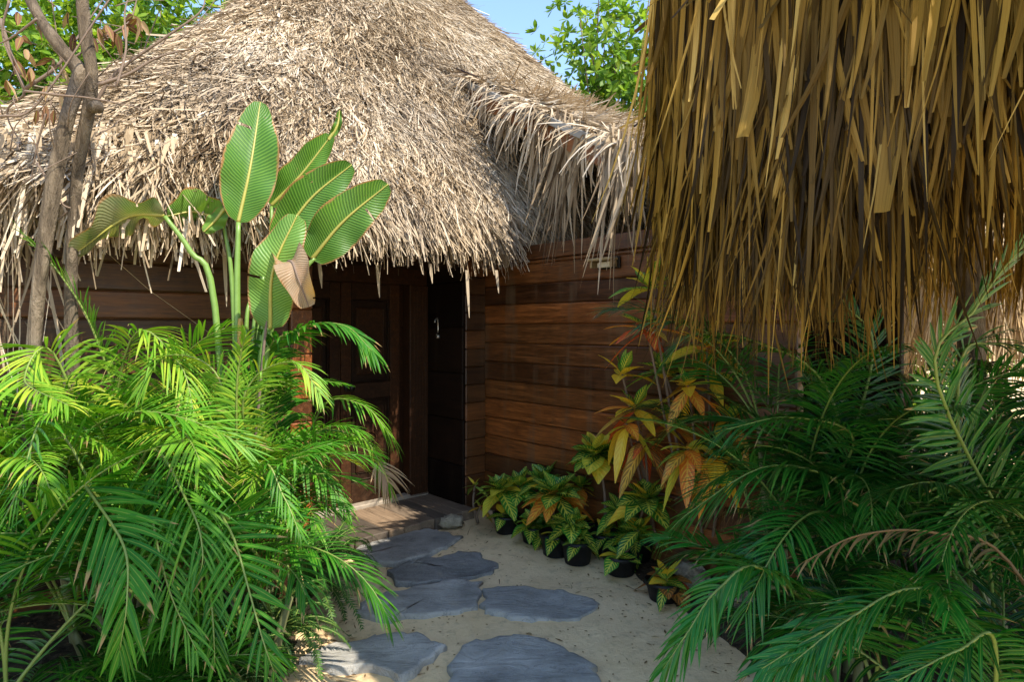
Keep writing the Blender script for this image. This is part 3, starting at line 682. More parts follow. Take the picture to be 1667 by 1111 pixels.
# ------------------------------------------------------------------ palms
def frond_mesh(path, lmax, nl, wmax, side=None, base=.2, rnd0=.5, droop=.35, dih=.35, ang0=62, ang1=22, rr=.0055, mats=(0, 1), seed=0, jit=.05, dry=0., lw_prof=None, K=6):
    r = np.random.default_rng(seed); mb = MB(); path = np.asarray(path, float)
    mb.tube(path, np.linspace(rr*1.3, rr*.25, len(path)), 6, rnd=rnd0, mat=mats[1])
    tg = nrm(np.gradient(path, axis=0))
    if side is None:
        h = path[-1]-path[0]; side = np.cross(h, z3)
        side = nrm(side) if np.linalg.norm(side) > .05 else A(1, 0, 0)
    ts = base+(1-base)*(np.linspace(0, 1, nl)**.95)
    f = np.linspace(0, len(path)-1, 400); s_ = np.concatenate([[0], np.cumsum(np.linalg.norm(np.diff(path, axis=0), axis=1))]); s_ /= s_[-1]
    for sg in (-1, 1):
        t = np.clip(ts+r.normal(0, .004, nl)+sg*.004, 0, 1)
        P = np.stack([np.interp(t, s_, path[:, k]) for k in range(3)], -1); Tg = nrm(np.stack([np.interp(t, s_, tg[:, k]) for k in range(3)], -1))
        S = nrm(side-Tg*np.sum(side*Tg, -1, keepdims=True)); N = np.cross(S, Tg); N = N*np.where(np.sum(N*A(0, 0, 1), -1, keepdims=True) < -.3, -1, 1)
        x = np.clip((t-base)/(1-base), 0, 1)
        an = np.radians(ang0+(ang1-ang0)*x**1.3+r.normal(0, 5, nl))[:, None]
        D = nrm(Tg*np.cos(an)+sg*S*np.sin(an)*math.cos(dih)+N*np.sin(an)*math.sin(dih)+r.normal(0, jit, (nl, 3))*.5)
        L = lmax*(.55+.45*np.sin(np.clip(x*1.4+.25, 0, 1)*math.pi*.75+.35))*(1-.55*x**2.5)*(.9+.2*r.random(nl))
        W = wmax*(.7+.45*r.random(nl))*(1-.35*x**2)
        B = np.zeros((nl, 3)); B[:, 2] = -droop*L*(.7+.6*r.random(nl)); B += r.normal(0, .035, (nl, 3))*L[:, None]; L = np.where(r.random(nl) < .05, L*(.25+.4*r.random(nl)), L)
        side_l = nrm(np.cross(D, N)); Nl = nrm(np.cross(side_l, D))
        rn = np.clip(rnd0+r.normal(0, .09, nl), 0.001, .999)
        mb.blades(P, D, side_l, L, W, B, K, [.3, .8, 1, .97, .82, .5, .03] if K == 6 else np.linspace(1, .1, K+1), rn, fold=.16, N=Nl, mat=mats[0])
    return mb
def arch_path(base, az, elev, L, bend, n=18, twist=0.):
    ang = elev-bend*(np.linspace(0, 1, n)**1.4); st = L/(n-1)
    h = np.cumsum(np.cos(ang))*st; z = np.cumsum(np.sin(ang))*st; a = az+twist*np.linspace(0, 1, n)**2
    p = np.stack([base[0]+h*np.cos(a), base[1]+h*np.sin(a), base[2]+z], -1)
    return np.concatenate([[base], p])
PALM_G = 'feathery palms around the path'
def palm(base, label, n, Lr, key=(), mats=None, seed=0, height=.35, canes=4, azr=None, lmax=.36, wmax=.0135, bright=.5, elev=(48, 84), bend=(60, 115), dry=0, ncl=.16):
    mats = mats or [M_PALM, M_RACH]; lmax *= .95
    r = np.random.default_rng(seed); base = A(base[0], base[1], 0); base[2] = float(ground_z(base[0], base[1]))-.02
    p = empty('feather_palm', base, label, 'palm', PALM_G)
    tops = []
    for k in range(canes):
        a = k*2.4+r.random(); b0 = base+A(math.cos(a), math.sin(a), 0)*ncl*r.random()
        t0 = b0+A(math.cos(a)*.10, math.sin(a)*.10, height*(.6+.7*r.random())); tops.append(t0)
        c = MB(); c.tube(bez([b0-A(0, 0, .05), (b0+t0)/2+A(0, 0, .02), t0], 8), np.linspace(.026, .016, 8), 8); c.build('cane', [M_CANE], p)
    n = int(n*1.4)
    for k in range(n):
        az = (azr[0]+(azr[1]-azr[0])*((k*.618+r.random()*.2) % 1)) if azr else k*2.39996+r.normal(0, .25)
        q = (k+.5)/n
        el = R(elev[1]-(elev[1]-elev[0])*q+r.normal(0, 6)); L = Lr[0]+(Lr[1]-Lr[0])*r.random()
        path = arch_path(tops[k % len(tops)], az, el, L, R(bend[0]+(bend[1]-bend[0])*r.random()), twist=r.normal(0, .2))
        path[:, 2] = np.maximum(path[:, 2], .06+.1*np.linspace(1, 0, len(path)))
        rn = float(np.clip(r.normal(bright, .17), .03, .97))
        mb = frond_mesh(path, lmax*(.8+.4*r.random()), int(L*40), wmax, side=A(-math.sin(az), math.cos(az), 0)+A(0, 0, 1)*r.normal(0, .25), base=.2+.1*r.random(), rnd0=rn, droop=.15+.35*r.random(), dih=.25+.25*r.random(), seed=seed*100+k)
        mb.build('frond', mats, p)
    for k in range(dry):
        az = r.random()*6.28; path = arch_path(tops[k % len(tops)], az, R(35), Lr[0]*.8, R(110)); path[:, 2] = np.maximum(path[:, 2], .08)
        frond_mesh(path, lmax*.7, 18, wmax*.6, droop=.9, dih=-.2, rnd0=.5, seed=seed*100+50+k, jit=.4).build('dry_frond', [M_DRYL, M_DRYL], p)
    for j, kf in enumerate(key):
        pts = [at(*q) for q in kf['p']]
        path = bez([tops[j % len(tops)]]+pts, 24) if kf.get('root', True) else bez(pts, 22)
        ln = float(np.sum(np.linalg.norm(np.diff(path, axis=0), axis=1)))
        sd = kf.get('side'); sd = A(*sd) if sd is not None else None
        mb = frond_mesh(path, kf.get('l', lmax), kf.get('n', int(ln*40)), kf.get('w', wmax), side=sd, base=kf.get('b', .3 if kf.get('root', True) else .06), rnd0=kf.get('c', bright), droop=kf.get('dr', .35), dih=kf.get('dih', .3), seed=seed*100+70+j, ang0=kf.get('a0', 62), ang1=kf.get('a1', 22))
        mb.build(kf.get('name', 'frond'), kf.get('m', mats), p)
    return p

# left of the path
palm((-1.62, 2.65), 'palm whose broad frond droops over the lower left corner, brown tipped', 11, (.8, 1.25), seed=1, bright=.42, height=.4, canes=5, lmax=.34, dry=1,
     key=[dict(p=[(140, 789, 2.35), (200, 885, 2.1), (207, 975, 2.0), (195, 1060, 1.98)], l=.34, w=.026, c=.38, side=(1, .1, .05), dr=.25, dih=.1, n=36),
          dict(p=[(237, 737, 2.6), (307, 822, 2.3), (330, 900, 2.2), (318, 960, 2.18)], l=.36, c=.5, side=(.8, .5, .2), dr=.6, n=34),
          dict(p=[(90, 690, 2.5), (30, 800, 2.2), (-20, 900, 2.1)], l=.34, c=.55, n=30),
          dict(p=[(250, 840, 2.3), (275, 960, 2.15), (320, 1060, 2.1)], l=.26, c=.45, side=(1, .3, 0), n=30)])
palm((-1.15, 2.75), 'palm leaning over the flagstones with a long stiff combed frond', 9, (.6, .95), seed=2, bright=.4, height=.35, lmax=.27, wmax=.015, azr=(1.9, 4.9), elev=(30, 80),
     key=[dict(p=[(365, 840, 2.45), (385, 889, 2.25), (425, 1033, 2.1), (446, 1095, 2.08)], l=.27, w=.02, c=.45, side=(.95, .2, .25), dr=.12, dih=.08, a0=68, n=24),
          dict(p=[(425, 765, 2.6), (462, 810, 2.5), (488, 870, 2.45)], l=.18, c=.48, n=30),
          dict(p=[(330, 860, 2.4), (345, 990, 2.2), (350, 1080, 2.15)], l=.25, c=.35, side=(1, .1, 0), n=26)])
palm((-1.32, 3.45), 'palm before the door with an orange tipped frond arching towards the jamb', 12, (.7, 1.1), seed=3, bright=.62, height=.45, canes=5, lmax=.29, wmax=.015, azr=(1.9, 5.3), elev=(35, 84),
     key=[dict(p=[(430, 600, 3.3), (490, 535, 3.2), (560, 530, 3.15), (606, 572, 3.1)], l=.33, w=.026, c=.38, dr=.45, dih=.15),
          dict(p=[(440, 650, 3.3), (500, 620, 3.2), (556, 625, 3.1)], l=.24, c=.62, dr=.2),
          dict(p=[(520, 670, 3.4), (590, 660, 3.3), (640, 715, 3.25)], l=.26, c=.72, dr=.6, n=30),
          dict(p=[(500, 715, 3.4), (590, 715, 3.3), (632, 785, 3.25)], l=.22, c=.78, dr=.7, n=32),
          dict(p=[(610, 745, 3.28), (628, 775, 3.25), (634, 800, 3.24)], l=.2, c=.9, dr=.5, n=14, root=False, m=[M_BROWNL, M_RACHY], name='withered_frond_tip'),
          dict(p=[(465, 745, 3.2), (525, 780, 3.1), (565, 825, 3.05)], l=.23, c=.5, dr=.6)])
palm((-2.0, 3.05), 'tall yellow green palm below the two grey trunks, fronds fanned up and left', 15, (.85, 1.3), seed=4, bright=.72, height=.5, canes=6, lmax=.36, elev=(40, 86),
     key=[dict(p=[(160, 560, 3.0), (100, 450, 2.9), (40, 385, 2.85)], l=.34, c=.6, dr=.25), dict(p=[(210, 560, 2.9), (290, 590, 2.8), (320, 690, 2.7)], l=.34, c=.85, dr=.5),
          dict(p=[(90, 580, 2.8), (40, 620, 2.6), (110, 660, 2.4)], l=.3, c=.85)])
palm((-1.38, 3.08), 'palm in sun round the paddle leaved plant, fronds short and bright', 14, (.65, 1.0), seed=5, bright=.72, height=.62, canes=5, lmax=.3,
     key=[dict(p=[(398, 690, 2.85), (415, 615, 2.8), (480, 590, 2.75), (520, 640, 2.7)], l=.25, c=.8), dict(p=[(370, 690, 2.85), (345, 600, 2.8), (270, 580, 2.75), (225, 640, 2.7)], l=.27, c=.85), dict(p=[(385, 660, 2.8), (392, 580, 2.75), (400, 545, 2.7)], l=.2, c=.8, dr=.2)])
palm((-2.55, 2.6), 'palm at the left picture edge, lime green fronds over the trunk foot', 13, (.9, 1.3), seed=6, bright=.75, height=.5, canes=5)
palm((-1.22, 2.35), 'low young palm filling the ground under the stiff combed frond', 12, (.4, .62), seed=21, bright=.4, height=.12, canes=4, lmax=.25, wmax=.014, azr=(2.0, 5.0), elev=(12, 60), bend=(40, 90))
palm((-1.62, 2.15), 'low bushy palm at the bottom edge under the broad drooping frond', 13, (.45, .7), seed=22, bright=.36, height=.12, canes=5, lmax=.27, wmax=.015, elev=(10, 60), bend=(40, 90))
palm((-2.0, 2.05), 'palm in the bottom left corner with long hanging deep green leaflets', 11, (.8, 1.15), seed=8, bright=.4, height=.35, canes=4, lmax=.34)

# right of the path, all in the shade of the palapa
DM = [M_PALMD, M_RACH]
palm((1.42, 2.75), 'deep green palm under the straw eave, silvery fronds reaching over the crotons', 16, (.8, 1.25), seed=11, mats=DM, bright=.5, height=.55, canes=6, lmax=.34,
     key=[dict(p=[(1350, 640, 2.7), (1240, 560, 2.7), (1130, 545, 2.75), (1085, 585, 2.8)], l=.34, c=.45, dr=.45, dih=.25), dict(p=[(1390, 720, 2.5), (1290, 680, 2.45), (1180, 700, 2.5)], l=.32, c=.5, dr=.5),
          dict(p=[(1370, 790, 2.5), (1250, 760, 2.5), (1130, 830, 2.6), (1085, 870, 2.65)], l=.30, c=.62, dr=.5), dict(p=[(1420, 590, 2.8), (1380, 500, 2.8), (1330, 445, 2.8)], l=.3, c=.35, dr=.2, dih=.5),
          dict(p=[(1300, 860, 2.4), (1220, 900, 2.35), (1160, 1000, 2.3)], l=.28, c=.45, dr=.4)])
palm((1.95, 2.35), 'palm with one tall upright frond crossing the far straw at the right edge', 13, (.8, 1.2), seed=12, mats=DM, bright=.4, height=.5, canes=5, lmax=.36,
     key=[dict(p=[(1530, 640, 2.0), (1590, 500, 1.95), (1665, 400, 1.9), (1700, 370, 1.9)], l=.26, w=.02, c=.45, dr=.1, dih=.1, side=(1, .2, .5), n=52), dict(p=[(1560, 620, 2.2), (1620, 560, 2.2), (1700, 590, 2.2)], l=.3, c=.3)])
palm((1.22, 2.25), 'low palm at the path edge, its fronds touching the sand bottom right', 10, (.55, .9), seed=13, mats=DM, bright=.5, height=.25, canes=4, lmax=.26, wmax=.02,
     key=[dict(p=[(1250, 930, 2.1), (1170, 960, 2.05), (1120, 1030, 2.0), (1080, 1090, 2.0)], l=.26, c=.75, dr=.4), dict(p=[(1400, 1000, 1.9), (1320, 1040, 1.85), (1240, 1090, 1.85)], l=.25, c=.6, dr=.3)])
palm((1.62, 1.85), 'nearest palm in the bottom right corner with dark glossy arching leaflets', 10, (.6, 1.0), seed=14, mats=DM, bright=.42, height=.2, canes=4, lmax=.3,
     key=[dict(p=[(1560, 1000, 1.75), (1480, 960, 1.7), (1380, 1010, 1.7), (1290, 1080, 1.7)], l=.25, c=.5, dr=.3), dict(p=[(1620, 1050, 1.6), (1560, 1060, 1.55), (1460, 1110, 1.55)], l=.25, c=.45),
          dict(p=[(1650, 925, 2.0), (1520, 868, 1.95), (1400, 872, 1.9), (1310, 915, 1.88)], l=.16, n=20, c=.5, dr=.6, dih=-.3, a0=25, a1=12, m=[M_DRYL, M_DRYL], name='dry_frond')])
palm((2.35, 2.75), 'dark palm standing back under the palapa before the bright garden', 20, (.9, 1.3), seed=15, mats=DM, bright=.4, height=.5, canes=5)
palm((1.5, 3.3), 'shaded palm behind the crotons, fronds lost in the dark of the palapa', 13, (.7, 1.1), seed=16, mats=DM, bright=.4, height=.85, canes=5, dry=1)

# ------------------------------------------------------------------ the big paddle leaved plant
def paddle(mb, pts, width, side, fold=.3, wave=.02, droopedge=.0, n=26, m=9, seed=0, blunt=.5, rnd=.5, tears=1):
    n = n*2; r = np.random.default_rng(seed); c = bez(pts, n); t = np.linspace(0, 1, n); tg = nrm(np.gradient(c, axis=0))
    S = nrm(A(*side)-tg*np.sum(A(*side)*tg, -1, keepdims=True)); N = np.cross(S, tg)
    w_ = width/2*np.power(np.sin(np.pi*np.clip(t*.96+.02, 0, 1)**.85), blunt); w_[0] = .012; w_[-1] = .006
    u = np.linspace(-1, 1, m); ph = r.random()*6
    P = np.zeros((n, m, 3))
    for j, x in enumerate(u):
        h = fold*abs(x)*w_-droopedge*(x*x)*w_+wave*abs(x)*np.sin(t*14+ph+x*2)*np.minimum(w_/width*2, 1)
        P[:, j] = c+S*(x*w_*(1-.12*fold))[:, None]+N*h[:, None]
    uv = np.zeros((n, m, 2)); uv[..., 0] = (u+1)/2; uv[..., 1] = t[:, None]
    idx = np.arange(n*m).reshape(n, m); q = np.stack([idx[:-1, :-1], idx[:-1, 1:], idx[1:, 1:], idx[1:, :-1]], -1); keep = np.ones(q.shape[:2], bool); hm = (m-1)//2
    for _ in range(tears):
        i = int(r.integers(int(n*.25), int(n*.93))); dep = int(r.integers(1, hm)); sd_ = r.random() < .5
        keep[i, (slice(0, dep) if sd_ else slice(m-1-dep, m-1))] = False
    mb.add(P, q[keep], None, uv.reshape(-1, 2), rnd)
    return c
SD = 3.25
strel = empty('paddle_leaf_plant', at(392, 640, SD)*A(1, 1, 0), 'tall wild banana like plant with big ribbed paddle leaves before the thatch', 'plant')
sb = at(392, 650, SD); sb[2] = 0.05
def stalk(pts, r0=.022, r1=.010, m=M_STEM):
    q = MB(); c = bez(pts, 16); q.tube(c, np.linspace(r0, r1, 16), 8); q.build('stalk', [m], strel)
def pleaf(pts, width, side, mat, midc=M_RACHY, **kw):
    q = MB(); c = paddle(q, pts, width, side, **kw); lo = q.build('leaf', [mat], strel)
    k = MB(); k.tube(c+A(0, -.002, 0), np.linspace(.011, .003, len(c)), 6); k.build('midrib', [midc], lo)
root = lambda dx=0., dy=0.: sb+A(dx, dy, 0)
stalk([root(), at(386, 520, SD), at(388, 362, SD)], .024, .012)
pleaf([at(388, 362, SD), at(408, 270, SD+.05), at(424, 166, SD+.18)], .29, (1, .5, 0), M_STREL, fold=.38, seed=1, blunt=.62)
stalk([root(-.03), at(350, 500, SD-.05), at(310, 410, SD-.1), at(268, 352, SD-.15)], .02, .011)
pleaf([at(268, 350, SD-.15), at(205, 355, SD-.22), at(120, 415, SD-.3)], .26, (.15, -.9, .35), M_STRELD, fold=.1, droopedge=.3, seed=2, wave=.04)
pleaf([at(362, 362, SD+.1), at(320, 345, SD+.05), at(272, 352, SD-.05)], .26, (.1, -.75, .6), M_STRELP, fold=.05, droopedge=.3, seed=3)
stalk([root(-.01, .05), at(380, 500, SD+.1), at(364, 362, SD+.1)], .018, .009)
pleaf([at(366, 340, SD+.02), at(350, 360, SD), at(332, 378, SD-.02)], .10, (.8, .3, .5), M_STRELP, seed=4)
stalk([root(.02), at(420, 520, SD+.1), at(440, 400, SD+.15), at(442, 335, SD+.2)], .02, .010)
pleaf([at(442, 335, SD+.2), at(490, 285, SD+.22), at(540, 220, SD+.25)], .19, (.6, .1, -.6), M_STREL, fold=.5, seed=5, blunt=.45)
pleaf([at(535, 228, SD+.25), at(549, 205, SD+.26), at(553, 180, SD+.27)], .05, (.8, .3, 0), M_STREL, fold=.6, seed=15)
stalk([root(.03), at(425, 560, SD), at(450, 440, SD), at(458, 385, SD+.02)], .014, .009)
pleaf([at(452, 400, SD+.02), at(505, 325, SD+.02), at(573, 268, SD+.05)], .24, (.62, .25, -.7), M_STREL, fold=.35, seed=6, blunt=.5)
stalk([root(.05), at(436, 560, SD+.02), at(490, 450, SD-.1), at(512, 420, SD-.1)], .02, .010)
pleaf([at(508, 422, SD-.1), at(560, 360, SD-.12), at(632, 300, SD-.1)], .25, (.7, .2, -.7), M_STREL, fold=.16, seed=7, blunt=.5)
stalk([root(.04, -.04), at(425, 590, SD-.18), at(442, 530, SD-.2)], .014, .011)
pleaf([at(440, 535, SD-.2), at(445, 440, SD-.26), at(484, 350, SD-.24)], .24, (.95, .1, .25), M_STRELP, fold=.12, droopedge=.25, seed=8, blunt=.45)
pleaf([at(452, 505, SD-.1), at(462, 480, SD-.1), at(480, 440, SD-.1)], .1, (.9, -.3, .1), M_STRELP, seed=18)
pleaf([at(458, 442, SD-.2), at(474, 426, SD-.27), at(486, 455, SD-.31), at(503, 500, SD-.27)], .15, (.9, .1, .25), M_STRELX, midc=M_TWIG, fold=-.2, droopedge=.5, wave=.03, seed=9, blunt=.4)
stalk([root(.02, -.05), at(430, 560, SD-.2), at(447, 480, SD-.2), at(458, 442, SD-.2)], .008, .005, M_TWIG)
stalk([root(.0, -.03), at(390, 580, SD-.04), at(392, 520, SD-.03), at(396, 545, SD-.03)], .018, .003, M_STEMY)
for dx, py in ((430, 445), (455, 470), (408, 480)): stalk([root(.02, .02), at((392+dx)/2, 570, SD+.05), at(dx, py, SD+.1)], .018, .008)

# ------------------------------------------------------------------ crotons
def lance(mb, base, d, L, W, N, droop, rnd, mat, seed=0, K=8):
    """one leaf: pointed oval, slightly folded and drooping"""
    r = np.random.default_rng(seed); t = np.linspace(0, 1, K+1); d = nrm(d); s = nrm(np.cross(d, N)); n_ = np.cross(s, d)
    c = base+d*(L*t)[:, None]+A(0, 0, -1)*(droop*L*t**2)[:, None]; w_ = W/2*np.sin(np.pi*np.clip(t, .03, .985)**.85)**.8
    w_ = w_*(1+.10*np.sin(t*9+seed)); u = np.linspace(-1, 1, 5)
    P = np.stack([c+s*(x*w_)[:, None]+n_*((abs(x)**1.5*.22*w_+.05*w_*np.sin(t*11+x*3+seed)))[:, None] for x in u], 1)
    uv = np.zeros((K+1, 5, 2)); uv[..., 0] = (u+1)/2; uv[..., 1] = t[:, None]
    mb.grid(P, uv.reshape(-1, 2), rnd, mat)
def rosette(mb, c, n, L, W, mats, seed, spread=(5, 75), axis=A(0, 0, 1), droop=(.1, .5)):
    r = np.random.default_rng(seed)
    for k in range(n):
        q = k/max(n-1, 1); az = k*2.4+r.normal(0, .25); el = R(spread[1]-(spread[1]-spread[0])*q+r.normal(0, 7))
        d = A(math.cos(az)*math.cos(el), math.sin(az)*math.cos(el), math.sin(el))
        m = mats(q, r) if callable(mats) else mats
        l = L*(.65+.45*q)*(.85+.3*r.random())
        lance(mb, c+A(0, 0, -.05*q)*L*3, d, l, W*(.8+.4*r.random())*(.7+.4*q), nrm(A(0, 0, 1)-d*.3+r.normal(0, .15, 3)), droop[0]+(droop[1]-droop[0])*q, r.random(), m, seed*50+k)
def stem_to(mb, a, b, r0=.011, r1=.007, mat=4, bow=.03):
    mb.tube(bez([a, (a+b)/2+A(bow, 0, 0), b], 7), np.linspace(r0, r1, 7), 7, mat=mat)
CM = [M_CG, M_CY, M_CO, M_CR, M_TWIG]
def croton(base, heads, label, palette, group='crotons by the board wall', seed=0):
    base = np.asarray(base, float)
    e = empty('croton', base, label, 'croton', group)
    q = MB()
    for h in heads: stem_to(q, base+A(0, 0, 0), h['c'], .012, .007, 0, .03*math.sin(seed+h['c'][0]*9))
    q.build('stem', [M_TWIG], e)
    for k, h in enumerate(heads):
        q = MB(); rosette(q, h['c'], h['n'], h['L'], h['W'], h.get('pal', palette), seed*10+k, h.get('sp', (-18, 58)), droop=h.get('dr', (.05, .38)))
        q.build('foliage', CM, e)
    return e
def pot(c, r, h, label):
    e = empty('nursery_pot', c, label, 'pot', 'black nursery pots by the board wall')
    c = np.asarray(c, float)
    q = MB(); q.lathe([(r*.02, .0), (r*.78, .0), (r*.80, .01), (r*.97, h-.03), (r*1.06, h-.028), (r*1.07, h), (r*.97, h+.001), (r*.95, h-.03), (r*.93, h-.035)], c, 24); q.build('container', [M_PLAS], e)
    q = MB(); q.lathe([(r*.94, h-.04), (r*.5, h-.025), (r*.01, h-.02)], c, 20); q.build('soil', [M_SOIL], e)
    return c+A(0, 0, h-.03)
g_only = lambda q, r: 0 if r.random() < .88 else 1
g_y = lambda q, r: 1 if q < .2 else (0 if r.random() < .8 else 1)
g_o = lambda q, r: 0 if q < .45 else (0 if r.random() < .35 else (2 if r.random() < .7 else 1))
yor = lambda q, r: (0 if q < .15 else (1 if q < .45 else (2 if r.random() < .6 else (1 if r.random() < .5 else 3))))
red = lambda q, r: (2 if r.random() < .45 else 3) if q > .25 else (1 if r.random() < .5 else 0)
yel = lambda q, r: 1 if r.random() < .6 else (2 if r.random() < .75 else 0)

def potted(px, py, r, h, heads, plab, clab, pal, seed):
    c = gnd(px, py); c[2] = float(ground_z(c[0], c[1])); h *= .78; r *= .94; t = pot(c, r, h, plab)
    hs = []
    for (hx, hy, dd, n, L, W, *rest) in heads:
        d0 = c[1]+dd; h_ = dict(c=at(hx, hy, d0), n=int(n*2.2), L=L*1.25, W=W*1.7)
        if rest: h_['pal'] = rest[0]
        hs.append(h_)
    hs.append(dict(c=t+A(rng.normal(0, .03), -.06, .05), n=9, L=.15, W=.08, pal=g_only, sp=(-25, 40)))
    croton(t, hs, clab, pal, seed=seed)
potted(905, 905, .12, .20, [(905, 800, 0, 16, .20, .075)], 'black pot under the green and orange croton, first beside the sand', 'bushy croton with green upper and rusty orange lower leaves, nearest the sand', g_o, 1)
potted(940, 918, .115, .20, [(930, 850, .0, 9, .14, .07)], 'black pot standing furthest forward on the sand edge', 'small plain green croton sprouting low over the forward pot', g_only, 2)
potted(985, 905, .12, .2, [(972, 735, .05, 17, .19, .08)], 'black pot behind, below the tall yellow veined croton', 'upright croton with a yellow heart and bold yellow veins', g_y, 3)
potted(825, 868, .11, .18, [(815, 795, 0, 11, .17, .07), (845, 790, .05, 9, .18, .075)], 'black pot near the doorway pier', 'dark green croton with pale veined round leaves near the doorway', g_only, 4)
potted(875, 870, .11, .18, [(885, 780, .05, 9, .20, .075)], 'black pot between the doorway plants and the forward pots', 'pale green croton with one broad leaf held flat, against the boards', g_only, 5)
potted(1010, 935, .12, .16, [(1052, 810, -.1, 12, .17, .075), (1040, 860, -.1, 7, .14, .06)], 'tilted black pot lying low right of the forward pot', 'leggy green croton with bare stem in front of the wall', g_only, 6)
potted(1080, 975, .11, .15, [(1085, 940, -.0, 5, .15, .06, red)], 'small black pot nearest the right hand palms', 'stunted croton with one dark striped leaf near the right hand palms', red, 7)
potted(955, 880, .12, .2, [(945, 790, 0, 8, .18, .075)], 'black pot in the row against the boards, behind the forward pots', 'broad leaved croton mottled orange and green squeezed between two green ones', g_o, 11)
potted(1035, 915, .13, .2, [(1020, 870, 0, 8, .15, .07), (1010, 830, 0, 6, .15, .07)], 'black pot deep in shade left of the palm fronds', 'dark low croton in the shade left of the palm fronds', g_only, 12)
potted(870, 885, .11, .16, [(868, 850, -.05, 7, .13, .07), (890, 862, -.08, 6, .12, .06)], 'small black pot at the sand edge nearest the porch', 'low dark green croton spreading over the sand edge near the porch', g_only, 13)
c = gnd(778, 852); croton(c, [dict(c=at(773, 790, c[1]), n=7, L=.12, W=.045, pal=g_y), dict(c=at(782, 825, c[1]-.05), n=6, L=.11, W=.045, pal=red)], 'thin little croton with mottled leaves at the foot of the doorway pier', g_y, seed=8)
c = gnd(1075, 915)
croton(c, [dict(c=at(1012, 605, 3.95), n=9, L=.24, W=.10, pal=lambda q, r: 0 if q < .4 else 1, sp=(10, 80)), dict(c=at(1035, 660, 3.9), n=15, L=.27, W=.085, pal=yor, sp=(-30, 50)), dict(c=at(1050, 720, 3.85), n=15, L=.22, W=.08, pal=red, sp=(-40, 30), dr=(.2, .8)),
           dict(c=at(1020, 690, 3.9), n=8, L=.22, W=.08, pal=yel, sp=(-30, 30), dr=(.3, .9))], 'tall croton with one lime leaf on top and yellow, orange drooping leaves', yor, seed=9)
c = gnd(1190, 905)
croton(c, [dict(c=at(1150, 600, 3.85), n=16, L=.26, W=.095, pal=yel), dict(c=at(1080, 600, 3.95), n=14, L=.24, W=.09, pal=lambda q, r: 0 if r.random() < .45 else 1), dict(c=at(1190, 680, 3.7), n=16, L=.26, W=.09, pal=yor), dict(c=at(1100, 690, 3.9), n=16, L=.25, W=.09, pal=yor)],
       'bushy yellow and lime croton filling the gap behind the two tall ones', yel, seed=14)
c = gnd(1150, 930)
croton(c, [dict(c=at(1058, 462, 3.7), n=15, L=.26, W=.09, pal=lambda q, r: 1 if r.random() < .6 else 0, sp=(0, 75)), dict(c=at(1052, 530, 3.7), n=18, L=.27, W=.075, pal=red, sp=(-15, 40)), dict(c=at(1120, 625, 3.6), n=14, L=.24, W=.08, pal=yor, sp=(-30, 40)),
           dict(c=at(1120, 730, 3.55), n=18, L=.22, W=.085, pal=yel, sp=(-45, 35), dr=(.2, .8)), dict(c=at(1165, 745, 3.5), n=15, L=.21, W=.085, pal=yel, sp=(-45, 30), dr=(.2, .8)), dict(c=at(1150, 560, 3.65), n=12, L=.26, W=.09, pal=yel)],
       'tallest croton, fiery red and gold leaves behind the hanging straw', yor, seed=10)

# ------------------------------------------------------------------ ferns
def fern(c, n, L, label, mats, seed, elev=(15, 75), rn=.5):
    r = np.random.default_rng(seed); e = empty('fern', c, label, 'fern')
    for k in range(n):
        az = k*2.4+r.normal(0, .3); q = (k+.5)/n
        path = arch_path(np.asarray(c, float)+r.normal(0, .02, 3), az, R(elev[1]-(elev[1]-elev[0])*q), L*(.7+.5*r.random()), R(60+60*r.random()), 14)
        path[:, 2] = np.maximum(path[:, 2], .02)
        frond_mesh(path, .055, 34, .016, side=A(-math.sin(az), math.cos(az), 0), base=.08, rnd0=float(np.clip(r.normal(rn, .2), .05, .95)), droop=.15, dih=.1, ang0=80, ang1=60, rr=.003, seed=seed*30+k, K=3).build('frond', mats, e)
    return e
fp = empty('terracotta_pot', A(-1.36, 3.42, 0), 'terracotta pot half buried among palms, holding the bright fern', 'pot')
q = MB(); q.lathe([(.02, 0), (.11, 0), (.17, .62), (.185, .62), (.19, .70), (.165, .70), (.155, .64), (.01, .63)], A(-1.36, 3.42, 0), 24); q.build('container', [M_TERRA], fp)
fern((-1.36, 3.40, .80), 22, .48, 'bright lime green fern in a terracotta pot before the door pier', [M_FERN, M_RACHY], 1, rn=.65)
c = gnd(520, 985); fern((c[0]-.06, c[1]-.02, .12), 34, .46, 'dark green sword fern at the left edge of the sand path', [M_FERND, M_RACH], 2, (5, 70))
c = gnd(560, 940); fern((c[0]-.12, c[1]+.1, .10), 24, .38, 'smaller dark fern beside the porch end of the path', [M_FERND, M_RACH], 3, (5, 70))

